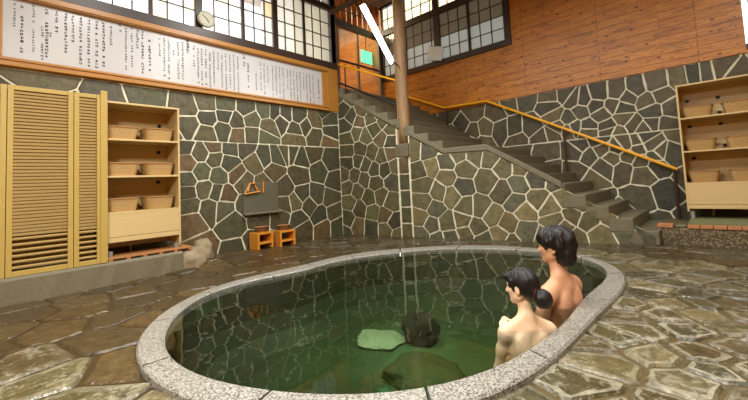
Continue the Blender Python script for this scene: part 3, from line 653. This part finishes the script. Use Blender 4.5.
# clock
ck=thing('wall_clock','round white wall clock on the dark window post above the notice board','clock',(XA+.035,2.39,3.64),0)
RY=Matrix.Rotation(PI/2,4,'Y')
MB().lathe([(.125,0),(.13,.01),(.13,.035),(.12,.045),(.115,.038)],(0,0,0),40,RY).build('clock_case','clock_face',ck,smooth=False)
MB().lathe([(.114,.036),(.114,.039)],(0,0,0),40,RY).build('clock_dial','clock_dial',ck)
for k in range(12):
    R=Matrix.Rotation(k*PI/6,4,'X'); MB().box(.0395,.041,-.004,.004,.09,.106,R).build('hour_mark','ink',ck)
m=MB().box(.041,.043,-.007,.007,-.01,.06,Matrix.Rotation(-2.5,4,'X')).box(.043,.045,-.0055,.0055,-.015,.09,Matrix.Rotation(.9,4,'X')); m.build('clock_hands','ink',ck)
# end post of the left wall
tag(MB().box(XA-.10,XA+.02,4.955,5.05,3.36,5.6).build('trim_1','dark_wood'),kind='structure')
tag(MB().box(XA-.10,XA+.01,5.05,5.075,2.80,5.6).build('trim_2','grey_post'),kind='structure')
# ---------------------------------------------------------------- back windows
x0=-6.45; W=3.42
ps=[(x-x0,w) for x,w in ((-5.64,.06),(-4.69,.17),(-3.86,.06),(-6.40,.06))]
mu=[x-x0 for x in (-6.20,-5.92,-5.39,-5.12,-4.86,-4.37,-4.12,-3.60,-3.34)]
cols=[-6.40,-6.20,-5.92,-5.64,-5.39,-5.12,-4.76,None,-4.62,-4.37,-4.12,-3.86,-3.60,-3.34,-3.07]
Zr=[0,.27,.54,.81,1.10]; pn={'pane_frost':[],'pane_dim':[]}
for a,b in zip(cols,cols[1:]):
    if a is None or b is None: continue
    for j in range(4):
        pn['pane_frost' if j<2 else 'pane_dim'].append((a-x0+.006,b-x0-.006,Zr[j],Zr[j+1]))
t=lattice('window_3',(x0,YB-.02,3.83),0,W,1.10,ps,mu,Zr[1:4],[(-.05,W+.10,-.13,.0,.05),(0,W+.1,1.10,1.26,.05),(W-.03,W+.10,0,1.1,.05),(-.05,.03,0,1.1,.05)],'dark',pn)
pn={'pane_cream':[(0,W,0,.55)]}
lattice('window_4',(x0,YB-.02,5.09),0,W,.60,ps,mu,[.28],[(0,W+.1,.60,.68,.05),(W-.03,W+.10,0,.6,.05)],'dark',pn)
pc=thing('paper_card','tilted pale rectangular card wedged over the dark post of the back window','card',(-4.80,YB-.10,3.84)); pc.rotation_euler=(.12,.28,0)
MB().box(-.17,.24,-.004,.004,.0,.34).build('card_sheet','card_grey',pc); MB().box(-.17,.24,-.008,-.004,.0,.01).box(-.17,.24,-.008,-.004,.33,.34).build('card_edge','rail_black',pc)
lattice('window_5',(G0+.06,YB-.02,2.72),0,1.4,3.0,[(0.03,.06),(.7,.06)],[],[.75,1.5,2.2],[(-.06,1.45,-.07,0,.05),(-.06,1.45,3.0,3.08,.05)],'dark',{'pane_clear':[(0,1.4,0,3.0)]})
# ---------------------------------------------------------------- glazed partition in the recess
XP=-6.5
gp=thing('glazed_partition','glazed partition with a glowing green sign behind it at the top of the stairs','partition',(XP,6.5,3.0))
MB().box(-.04,.04,-1.44,.98,1.84,2.0).box(-.02,.02,-1.44,.98,.98,1.02).build('dark_transom','dark_wood_h',gp)
MB().box(-.035,.035,.86,.96,0,1.84).box(-.03,.03,.06,.10,0,1.84).box(-.035,.035,-.64,-.58,0,1.84).build('grey_mullion','grey_post',gp)
m=MB()
for k in range(13): m.box(-.012,.012,-1.4+k*.19,-1.385+k*.19,2.0,2.8)
for z in (2.3,2.6): m.box(-.012,.012,-1.44,.98,z,z+.015)
m.build('transom_lattice','dark_wood',gp)
MB().box(-.004,.004,-1.4,.98,0,1.84).build('glass_sheet','door_glass',gp)
ex=thing('exit_sign','green lit sign glowing behind the glazed partition','sign',(-6.8,7.22,4.44)); MB().box(-.03,0,-.22,.22,-.19,.17).build('sign_case','white_panel',ex); MB().box(.0,.01,-.21,.21,-.18,.16).build('lit_face','sign_green',ex)
MB().box(-.016,-.012,-.02,.02,.13,1.25).build('hanging_rod','grey_metal',ex)
nt=thing('poster','small pale notice pinned on the orange corridor wall behind the partition','notice',(-8.29,6.0,4.6)); MB().box(0,.006,-.12,.12,-.16,.16).build('sheet','paper',nt)
# ---------------------------------------------------------------- log post, tie beam
lp=thing('log_post','weathered round log post standing on the stone pier','post',(-4.27,5.47,1.70))
m=MB(); prof=[(.118,0),(.112,.4),(.108,1.2),(.105,2.4),(.10,4.1)]; m.lathe(prof,(0,0,0),20)
m.build('log','post_wood',lp,smooth=True)
MB().box(-.075,-.055,-.10,-.05,0,2.0).build('splice_board','post_wood',lp)
tb=MB().tube([(-5.62,4.95,4.55),(-4.9,5.2,4.72),(-4.33,5.43,4.9)],.055,10); tag(tb.build('tie_beam','beam_wood'),'slender grey brown beam from the left wall to the log post','beam')
# fluorescent fixture
a=Vector((-3.58,3.78,3.52)); b=Vector((-3.95,4.80,3.03)); ax=(b-a).normalized()
fx=thing('fluorescent_lamp','bright fluorescent tube lamp with a white hood beside the log post','lamp',a)
d=b-a
MB().tube([d*0+Vector((0,0,0)),d],.026,12).build('lamp_tube','tube_light',fx)
side=ax.cross(Vector((0,0,1))).normalized(); upv=side.cross(ax).normalized()
m=MB(); vs=[]
for s in (-.02,1.02):
    for q,w in ((-.05,.03),(-.025,.06),(.025,.06),(.05,.03)): vs.append(d*s+side*q+upv*(w+.0))
    for q,w in ((-.055,.036),(-.028,.068),(.028,.068),(.055,.036)): vs.append(d*s+side*q+upv*w)
m.add(vs,[(0,1,9,8),(1,2,10,9),(2,3,11,10),(4,5,13,12),(5,6,14,13),(6,7,15,14),(0,4,12,8),(3,7,15,11),(0,1,5,4),(1,2,6,5),(2,3,7,6),(8,9,13,12),(9,10,14,13),(10,11,15,14)]); m.build('lamp_hood','white_panel',fx)
MB().tube([d*1.0+upv*.06,Vector((-4.25,5.40,3.15))-a],.012,8).tube([upv*.06,Vector((-4.22,5.40,4.5))-a],.012,8).build('bracket_arm','rail_black',fx)
# ---------------------------------------------------------------- handrails
def rail(name,label,cat,pts,mat,r,posts,pr=.02,base=(0,0,0)):
    t=thing(name,label,cat,base); B=Vector(base)
    MB().tube([Vector(p)-B for p in pts],r,10).build('rail_bar',mat,t,smooth=False)
    for p,z0 in posts: 
        MB().tube([(p[0]-B[0],p[1]-B[1],z0-B[2]),(p[0]-B[0],p[1]-B[1],p[2]-B[2]-r*.5)],pr,8).build('rail_post','rust',t)
    return t
YR=7.38
zr=lambda x:.974+(-.465-x)*.5425
rail('handrail','bright yellow pipe handrail running down the stairs along the back wall','handrail',[(-5.62,YR,3.13),(-4.56,YR,2.66),(-3.52,YR,2.625),(-2.5,YR,zr(-2.5)),(-1.45,YR,zr(-1.45)),(-.49,YR,.985)],'rail_yellow',.026,
 [((-5.60,YR,3.12),2.85),((-4.52,YR,2.66),1.52),((-2.06,YR,zr(-2.06)),1.03),((-.53,YR,1.0),.10)],.022,(-3,YR,1))
def oD(x,z,o=.0): n=Vector((.2,-1,0)).normalized(); return Vector((x,yD(x),z))-n*(.10+o)
rail('handrail','thin yellow handrail at the top of the stairs left of the log post','handrail',[oD(-5.66,3.52),oD(-4.36,2.93)],'rail_yellow',.02,[],.02,(-5,5.3,2.5))
rail('guard_rail','thin black guard rail along the top of the upper flight','guard rail',[oD(-5.66,3.13),oD(-4.36,2.45)],'rail_black',.022,[(oD(-5.5,3.5),2.86)],.014,(-5,5.3,2.5))
# ---------------------------------------------------------------- water spout slab and stools
sb=thing('spout_slab','grey stone slab with a small orange bracket set in the left wall above the stools','stone slab',(XA,3.24,.60))
MB().box(.0,.035,-.31,.33,.03,.50).build('slab_face','slab_grey',sb,bevel=.006)
MB().box(0,.09,-.32,.35,-.01,.03).build('slab_ledge','step_stone',sb,bevel=.006)
m=MB()
for p,q in (((-.30,.33),(-.20,.50)),((-.20,.50),(-.10,.50)),((-.30,.33),(-.02,.36)),((-.12,.47),(-.06,.36)),((-.20,.50),(-.24,.37)),((.03,.34),(.04,.52))):
    m.tube([(.06,p[0],p[1]),(.06,q[0],q[1])],.013,6)
m.build('orange_bracket','stool_wood',sb)
def stool(loc,rz,label):
    t=thing('bath_stool',label,'stool',loc,rz,'wooden bath stools by the left wall'); w,h,dp=.30,.26,.22;T=.035
    for y in (0,w-T): MB().box(-dp,0,y,y+T,0,h).build('side_board','stool_wood',t,bevel=.004)
    MB().box(-dp,0,T,w-T,h-T,h).build('seat_board','stool_wood',t,bevel=.004)
    MB().box(-dp,0,T,w-T,.075,.105).build('stretcher','stool_wood',t,bevel=.004); return t
def basin(loc,label):
    t=thing('wash_basin',label,'basin',loc,0,'round wooden wash basins on the stools')
    MB().lathe([(.095,0),(.112,.075),(.12,.078),(.106,.078),(.09,.012)],(0,0,0),28).build('basin_body','duck_wood',t)
    MB().lathe([(.105,.02),(.108,.02),(.111,.032),(.107,.032)],(0,0,0),28).lathe([(.108,.052),(.111,.052),(.1145,.064),(.110,.064)],(0,0,0),28).build('basin_hoop','rust',t); return t
stool((-5.36,3.02,floor_z(-5.4,3.1)+.012),.12,'orange wooden bath stool on the left, below the wall slab'); stool((-5.36,3.42,floor_z(-5.4,3.5)+.012),.0,'orange wooden bath stool on the right, below the wall slab')
basin((-5.49,3.165,floor_z(-5.4,3.1)+.274),'round wooden basin on the left bath stool'); basin((-5.47,3.57,floor_z(-5.4,3.5)+.274),'round wooden basin on the right bath stool')
# ---------------------------------------------------------------- bathers: smooth implicit bodies meshed as one surface
def rc_(p,a,b,r1,r2):
    a=np.array(a,float); b=np.array(b,float); ba=b-a; pa=p-a; h=np.clip((pa@ba)/(ba@ba),0,1)
    return np.linalg.norm(pa-h[...,None]*ba,axis=-1)-(r1+(r2-r1)*h)
def el_(p,c,r):
    r=np.array(r,float); q=(p-np.array(c,float)); k0=np.linalg.norm(q/r,axis=-1); k1=np.linalg.norm(q/(r*r),axis=-1)+1e-9
    return k0*(k0-1)/k1
def smin(a,b,k):
    h=np.clip(.5+.5*(b-a)/k,0,1); return b+(a-b)*h-k*h*(1-h)
def nets(f,lo,hi,h):
    ax=[np.arange(lo[i],hi[i]+h,h) for i in range(3)]; n=[len(a) for a in ax]; D=np.empty(n,np.float32)
    for i0 in range(0,n[0],16):
        P=np.stack(np.meshgrid(ax[0][i0:i0+16],ax[1],ax[2],indexing='ij'),-1); D[i0:i0+16]=f(P)
    s=D<0; nx,ny,nz=n; cnt=np.zeros((nx-1,ny-1,nz-1),np.float32); acc=np.zeros((nx-1,ny-1,nz-1,3),np.float32)
    I=np.stack(np.meshgrid(*[np.arange(k-1) for k in n],indexing='ij'),-1).astype(np.float32)
    def sl(o): return tuple(slice(o[k],n[k]-1+o[k]) for k in range(3))
    C=[(a,b,c) for a in (0,1) for b in (0,1) for c in (0,1)]
    for a in C:
        for k in range(3):
            if a[k]==0:
                b=list(a); b[k]=1; A=D[sl(a)]; B=D[sl(b)]; m=(A<0)!=(B<0); t=np.where(m,A/np.where(m,A-B,1),0)
                q=np.array(a,np.float32)+np.zeros_like(I); q[...,k]+=t; acc+=np.where(m[...,None],q,0); cnt+=m
    act=cnt>0; idx=-np.ones(act.shape,int); idx[act]=np.arange(act.sum())
    V=(I[act]+acc[act]/cnt[act][:,None])*h+np.array(lo)
    F=[]
    for k in range(3):
        o=[1,1,1]; o[k]=0; u,v=[j for j in range(3) if j!=k]
        s0=tuple(slice(1,n[j]-1) if j!=k else slice(0,n[j]-1) for j in range(3)); s1=tuple(slice(1,n[j]-1) if j!=k else slice(1,n[j]) for j in range(3))
        e=s[s0]!=s[s1]; ii=np.argwhere(e)
        for j in range(3):
            if j!=k: ii[:,j]+=1
        du=np.zeros(3,int); du[u]=1; dv=np.zeros(3,int); dv[v]=1
        g=lambda q:idx[q[:,0],q[:,1],q[:,2]]
        quad=np.stack([g(ii),g(ii-du),g(ii-du-dv),g(ii-dv)],1)
        fl=s[tuple(ii.T)]; 
        if k==1: fl=~fl
        quad[fl]=quad[fl][:,::-1]; F.append(quad)
    F=np.concatenate(F); F=F[(F>=0).all(1)]
    return V,F
def sdf_mesh(name,f,lo,hi,h,mat,parent,iters=2):
    V,F=nets(f,lo,hi,h); me=bpy.data.meshes.new(name); me.from_pydata(V.tolist(),[],F.tolist()); me.update()
    bm=bmesh.new(); bm.from_mesh(me)
    for _ in range(iters): bmesh.ops.smooth_vert(bm,verts=bm.verts,factor=.4,use_axis_x=True,use_axis_y=True,use_axis_z=True)
    bmesh.ops.recalc_face_normals(bm,faces=bm.faces); bm.to_mesh(me); bm.free()
    me.polygons.foreach_set('use_smooth',[True]*len(me.polygons)); me.materials.append(MT[mat])
    o=bpy.data.objects.new(name,me); COL.objects.link(o); o.parent=parent; return o
def rotz(p,c,a,pitch=0,tilt=0):
    """world->head frame: undo yaw a (about z), then pitch about x, around pivot c"""
    q=p-np.array(c,float); ca,sa=math.cos(-a),math.sin(-a); x=q[...,0]*ca-q[...,1]*sa; y=q[...,0]*sa+q[...,1]*ca; z=q[...,2]
    cp,sp_=math.cos(-pitch),math.sin(-pitch); y,z=y*cp-z*sp_,y*sp_+z*cp
    ct,s2=math.cos(-tilt),math.sin(-tilt); x,z=x*ct+z*s2,-x*s2+z*ct
    return np.stack([x,y,z],-1)
def head_sdf(q,fem=False):
    """q in head frame, origin at skull base centre; +Y face; face eyes at z=.115"""
    w=.94 if fem else 1
    ab=q.copy(); ab[...,0]=np.abs(ab[...,0])
    d=el_(q,(0,-.012,.135),(.076*w,.096,.09))
    d=smin(d,el_(q,(0,.035,.085),(.060*w,.060,.085)),.025)
    d=smin(d,rc_(ab,(.0,.072,.012),(.046*w,.01,.045),.020,.020),.03)      # jaw to chin
    d=smin(d,rc_(q,(0,.078,.014),(0,.080,.022),.016,.016),.016)           # chin
    d=smin(d,rc_(ab,(.02,.078,.088),(.046*w,.05,.09),.016,.014),.02)     # cheek
    d=smin(d,rc_(q,(0,.094,.118),(0,.112,.080),.008,.0125),.010)          # nose
    d=smin(d,rc_(ab,(.004,.106,.076),(.013,.098,.077),.006,.006),.006)
    d=smin(d,rc_(ab,(.008,.090,.134),(.038,.076,.134),.009,.008),.012)  # brow
    d=smin(d,rc_(ab,(0,.094,.054),(.018,.086,.052),.0065,.004),.006)     # upper lip
    d=smin(d,rc_(ab,(0,.091,.041),(.014,.085,.042),.0070,.004),.006)     # lower lip
    e=el_(ab,(.031,.088,.112),(.015,.011,.010)); d=-smin(-d,e,.010)       # eye socket
    d=smin(d,el_(ab,(.031,.076,.112),(.013,.013,.011)),.003)
    # ear
    er=el_(ab,(.079*w,-.004,.098),(.009,.020,.033)); er=np.maximum(er,-el_(ab,(.088*w,.000,.104),(.006,.012,.020))); d=smin(d,er,.006)
    d=smin(d,el_(ab,(.077*w,.003,.070),(.006,.009,.010)),.006)
    return d
def finger(d,p,a,b,c,r): d=smin(d,rc_(p,a,b,r,r*.92),.004); return smin(d,rc_(p,b,c,r*.92,r*.8),.004)
def hand(d,p,w,fwd,side,up,s=1,curl=.5,k=.012):
    """w wrist; fwd along fingers; side towards thumb; up = back of hand"""
    w=np.array(w,float); F=np.array(fwd,float); F/=np.linalg.norm(F); S=np.array(side,float); S-=F*(S@F); S/=np.linalg.norm(S); U=np.array(up,float); U-=F*(U@F)+S*(U@S); U/=np.linalg.norm(U)
    for i in range(4):
        o=S*(.030-.020*i)*s; d=smin(d,rc_(p,w+F*.012*s+o*.5,w+F*.082*s+o,.014*s,.0105*s),k)
        L=(.072,.080,.074,.058)[i]*s; a=w+F*.084*s+o
        b=a+(F*math.cos(curl*.6)-U*math.sin(curl*.6))*L*.5; c=b+(F*math.cos(curl*1.5)-U*math.sin(curl*1.5))*L*.5
        d=finger(d,p,a,b,c,.0088*s)
    a=w+F*.02*s+S*.024*s; b=a+(F*.7+S*.75-U*.1)*.040*s; c=b+(F*.95+S*.25-U*.25)*.034*s
    d=finger(d,p,a,b,c,.0105*s); return d
def body(p,fem,headrot,pitch,tilt,armfn,sh=.185):
    ab=p.copy(); ab[...,0]=np.abs(ab[...,0]); k=.86 if fem else 1
    d=el_(p,(0,.0,.10),(.175 if fem else .165,.125,.125))
    d=smin(d,el_(p,(0,.0,.26),(.125*k+.005,.088,.15)),.06)
    d=smin(d,el_(p,(0,.005,.42),(.158*k,.098,.165)),.05)
    d=smin(d,rc_(ab,(0,-.008,.545),((sh-.045),-.004,.535),.062*k,.052*k),.05)
    d=smin(d,rc_(ab,(.02,-.005,.625),((sh-.03),-.004,.555),.040*k,.040*k),.04)
    d=smin(d,el_(ab,(sh-.005,.0,.52),(.054*k,.056*k,.066*k)),.03)
    d=smin(d,el_(ab,(.085*k,-.072,.45),(.050*k,.026,.080)),.035)     # shoulder blade
    d=smin(d,el_(ab,(.045*k,-.070,.24),(.030,.022,.14)),.03)      # back muscles
    d=smin(d,el_(ab,(.075,.075,.43),(.065,.040,.055) if fem else (.070,.030,.050)),.03)
    # spine furrow
    d=d+.011*np.exp(-(p[...,0]/.016)**2)*(p[...,1]<0)*np.clip((p[...,2]-.10)/.08,0,1)*np.clip((.56-p[...,2])/.06,0,1)
    d=smin(d,rc_(p,(0,-.008,.56),(0,.018,.70),.058*k,.050*k),.035)
    # legs: thighs forward, shins down
    for s in (-1,1):
        d=smin(d,rc_(p,(s*.085,.03,.09),(s*.24,.33,.03),.082*k,.056*k),.03)
        d=smin(d,rc_(p,(s*.24,.33,.03),(-s*.03,.33+.04*s,-.05),.054*k,.036*k),.02)
        d=smin(d,rc_(p,(-s*.03,.33+.04*s,-.06),(-s*.15,.36+.05*s,-.08),.032*k,.022*k),.02)
    d=armfn(d,p)
    q=rotz(p,(0,.012,.715),headrot,pitch,tilt)
    hb=np.linalg.norm(q-np.array([0,.02,.09]),axis=-1)<.22
    hd=np.full(q.shape[:-1],1.0)
    if hb.any(): hd[hb]=head_sdf(q[hb][None],fem)[0]
    d=smin(d,hd,.022)
    return d
def arm(d,p,s,el,wr,sh,k=1,fwd=None,side=None,up=(0,0,1),curl=.4,hs=1):
    S=(s*sh,0,.525); d=smin(d,rc_(p,S,el,.046*k,.036*k),.03); m=[S[i]*.55+el[i]*.45 for i in range(3)]; d=smin(d,rc_(p,m,[m[i]*.9+el[i]*.1 for i in range(3)],.043*k,.041*k),.03)
    d=smin(d,rc_(p,el,wr,.038*k,.025*k),.018); return hand(d,p,wr,fwd,side,up,hs,curl)
# man
def man_arms(d,p):
    d=arm(d,p,-1,(-.235,.06,.26),(-.14,.27,.20),.185,1,(.25,1,-.1),(1,-.2,0),(0,.1,1),.5)
    return arm(d,p,1,(.235,.05,.27),(.15,.27,.20),.185,1,(-.25,1,-.1),(-1,-.2,0),(0,.1,1),.5)
HM,PM,TM=math.radians(14),math.radians(-3),0.0
man=thing('person','person with short thick black hair sitting bare shouldered in the pool, further along the rim','person',(-.965,3.06,-.445),math.radians(80)); man.scale=(1.08,1.08,1.08)
sdf_mesh('body',lambda p:body(p,False,HM,PM,TM,man_arms),(-.36,-.18,-.20),(.36,.55,1.0),.0075,'skin_man',man)
from mathutils import noise as mnoise
def tuft(q,fx,amp):
    th=np.arctan2(q[...,0],q[...,1]); return amp*(np.sin(th*fx+q[...,2]*22)+.6*np.sin(th*fx*1.7+q[...,2]*-35+1.3)+.5*np.sin(q[...,2]*70+th*5))
def hair_man(p):
    q=rotz(p,(0,.012,.715),HM,PM,TM); ab=q.copy(); ab[...,0]=np.abs(ab[...,0])
    d=el_(q,(0,-.020,.150),(.100,.122,.108)); d=smin(d,el_(q,(0,-.062,.060),(.085,.066,.105)),.04)
    d=smin(d,el_(q,(0,.065,.180),(.072,.045,.050)),.04)
    d=smin(d,rc_(ab,(.078,.010,.15),(.082,.012,.105),.020,.010),.02)
    d=d+tuft(q,11,.0045)
    cut=el_(ab,(.0,.115,.055),(.085,.095,.100)); d=-smin(-d,cut,.008)        # face opening
    cut2=el_(ab,(.098,.020,.075),(.045,.030,.042)); d=-smin(-d,cut2,.008)    # around the ear
    return d
sdf_mesh('hair',hair_man,(-.18,-.20,.70),(.18,.20,1.02),.005,'hair',man,1)
# woman
def woman_arms(d,p):
    d=arm(d,p,-1,(-.195,.06,.27),(-.10,.25,.12),.158,.82,(.2,1,-.1),(1,-.2,0),(0,.1,1),.5,.88)
    # right hand crosses the chest and rests on the left shoulder
    return arm(d,p,1,(.10,.24,.40),(-.105,.130,.570),.158,.82,(-.45,-.85,.05),(.8,-.5,.3),(-.2,.15,1),.35,.80)
HW,PW,TW=math.radians(42),math.radians(-8),0.0
wom=thing('person','person with black hair in a low bun, sitting in the pool nearest the camera','person',(-.99,2.43,-.49),math.radians(45))
wom.scale=(.94,.94,.94)
sdf_mesh('body',lambda p:body(p,True,HW,PW,TW,woman_arms,.158),(-.36,-.18,-.20),(.36,.55,1.0),.0070,'skin_woman',wom)
def hair_wom(p):
    q=rotz(p,(0,.012,.715),HW,PW,TW); ab=q.copy(); ab[...,0]=np.abs(ab[...,0])
    d=el_(q,(0,-.018,.140),(.085,.108,.098)); d=smin(d,el_(q,(0,-.07,.085),(.060,.045,.060)),.04)
    d=smin(d,el_(q,(0,.074,.182),(.055,.034,.026)),.025)
    d=smin(d,rc_(ab,(.070,.035,.16),(.074,.022,.085),.012,.006),.014)
    d=d+tuft(q,15,.0022)
    cut=el_(ab,(.0,.118,.070),(.078,.075,.098)); d=-smin(-d,cut,.006)
    cut2=el_(ab,(.092,.004,.085),(.032,.026,.045)); d=-smin(-d,cut2,.006)
    d=smin(d,el_(q,(0,-.135,.030),(.064,.056,.062))+tuft(q-np.array([0,-.135,.04]),6,.003),.012)
    return d
sdf_mesh('hair',hair_wom,(-.20,-.26,.66),(.20,.20,.99),.005,'hair',wom,1)
# hair tie
def from_head(c,rot,pit,v):
    x,y,z=v; y,z=y*math.cos(pit)-z*math.sin(pit),y*math.sin(pit)+z*math.cos(pit); x,y=x*math.cos(rot)-y*math.sin(rot),x*math.sin(rot)+y*math.cos(rot)
    return Vector((c[0]+x,c[1]+y,c[2]+z))
pts=[from_head((0,.012,.715),HW,PW,(.045*math.cos(2*PI*k/20),-.102-.012*math.sin(2*PI*k/20),.072+.040*math.sin(2*PI*k/20))) for k in range(21)]
MB().tube(pts,.011,8,False).build('hair_tie','hair_tie',wom,smooth=True)
def face_bits(par,rot,pit,w):
    for s in (-1,1):
        c=from_head((0,.012,.715),rot,pit,(s*.031,.0875,.112)); M=Matrix.Translation(c)@Matrix.Rotation(rot,4,'Z')
        MB().lathe([(.0,-.002),(.0055,-.0015),(.0055,.0015),(.0,.002)],c,12,Matrix.Rotation(rot,4,'Z')@Matrix.Rotation(PI/2,4,'X')).build('eye','eye_dark',par)
        a=from_head((0,.012,.715),rot,pit,(s*.016,.1005,.139)); b_=from_head((0,.012,.715),rot,pit,(s*.034,.093,.143)); c_=from_head((0,.012,.715),rot,pit,(s*.048,.080,.138))
        MB().tube([a,b_,c_],.0028,6).build('eyebrow','hair',par)
    MB().tube([from_head((0,.012,.715),rot,pit,v) for v in ((-.018,.0915,.048),(0,.0995,.0475),(.018,.0915,.048))],.0035,6).build('lips','lip',par,smooth=True)
face_bits(man,HM,PM,1); face_bits(wom,HW,PW,.94)
# seats under water
MB_=MB().box(-.16,.16,-.16,.20,-.17,.0)
blob('seat_stone','flat dark stone under water that the further bather sits on','seat stone',(-.99,3.06,-.44),(.22,.22,.10),'boulder',41,.08,None,.9)
# ---------------------------------------------------------------- ceiling lamps (out of the photo's frame), daylight, camera
def area_light(loc,rot,sx,sy,e,c=(1,.975,.93)):
    l=bpy.data.lights.new('tube_glow','AREA'); l.shape='RECTANGLE'; l.size=sx; l.size_y=sy; l.energy=e; l.color=c
    o=bpy.data.objects.new('tube_glow',l); COL.objects.link(o); o.location=loc; o.rotation_euler=rot; return o
LH=[4.5,4.5,4.5,3.4,4.5,4.5]
LS=[(-3.3,1.2,0),(-1.6,3.2,0),(.6,1.0,0),(-1.2,-.8,0),(.9,3.9,0),(-3.6,3.0,0)]
for i,(x,y,r) in enumerate(LS):
    t=thing('ceiling_lamp',['overhead fluorescent lamp above the left side of the pool','overhead fluorescent lamp above the bathers','overhead fluorescent lamp right of the camera','added fill lamp behind the camera, lighting the room from the front','overhead fluorescent lamp above the right paving','overhead fluorescent lamp above the far left of the pool'][i],'lamp',(x,y,LH[i]),r)
    MB().box(-.62,.62,-.09,.09,.05,.10).build('lamp_body','white_panel',t)
    MB().tube([(-.6,0,.025),(.6,0,.025)],.016,8).build('lamp_tube','tube_light',t)
    MB().tube([(-.4,0,.1),(-.4,0,5.8-LH[i])],.008,6).build('hanger','rail_black',t); MB().tube([(.4,0,.1),(.4,0,5.8-LH[i])],.008,6).build('hanger','rail_black',t)
    area_light((x,y,LH[i]-.02),(0,0,r),1.2,.12,LE*(2.6 if i==3 else .8))  # the lamp behind the camera is an added frontal fill, lower and stronger
d=b-a; l=area_light(a+d*.5+Vector((0,0,-.05)),(0,0,0),1.2,.05,12); l.rotation_euler=d.to_track_quat('X','Z').to_euler()
area_light((-7.2,6.2,5.6),(0,0,0),.6,.6,60,(1,.82,.55))
w=bpy.data.worlds.new('sky'); bpy.context.scene.world=w; w.use_nodes=True; w.node_tree.nodes['Background'].inputs[0].default_value=(1,.985,.95,1); w.node_tree.nodes['Background'].inputs[1].default_value=WS
cam=bpy.data.cameras.new('camera'); co=bpy.data.objects.new('camera',cam); COL.objects.link(co); bpy.context.scene.camera=co
f,pitch,roll,yaw,cyp=371.72,3.664,-2.825,42.906,159.556
y_=math.radians(yaw); t_=math.radians(pitch); q_=math.radians(roll)
F_=Vector((-math.sin(y_)*math.cos(t_),math.cos(y_)*math.cos(t_),math.sin(t_))); R0=Vector((math.cos(y_),math.sin(y_),0)); U0=R0.cross(F_)
Rr_=R0*math.cos(q_)+U0*math.sin(q_); Ur=-R0*math.sin(q_)+U0*math.cos(q_)
M=Matrix((Rr_,Ur,-F_)).transposed().to_4x4(); M.translation=(0,0,1.0); co.matrix_world=M
cam.sensor_width=36; cam.lens=f*36/748; cam.shift_y=(cyp-200)/748; cam.clip_start=.05
sc=bpy.context.scene; sc.view_settings.view_transform='Standard'; sc.view_settings.look='None'; sc.view_settings.gamma=1; sc.view_settings.exposure=EXPO
sc.cycles.max_bounces=8; sc.cycles.transparent_max_bounces=12; sc.cycles.caustics_reflective=False; sc.cycles.caustics_refractive=False
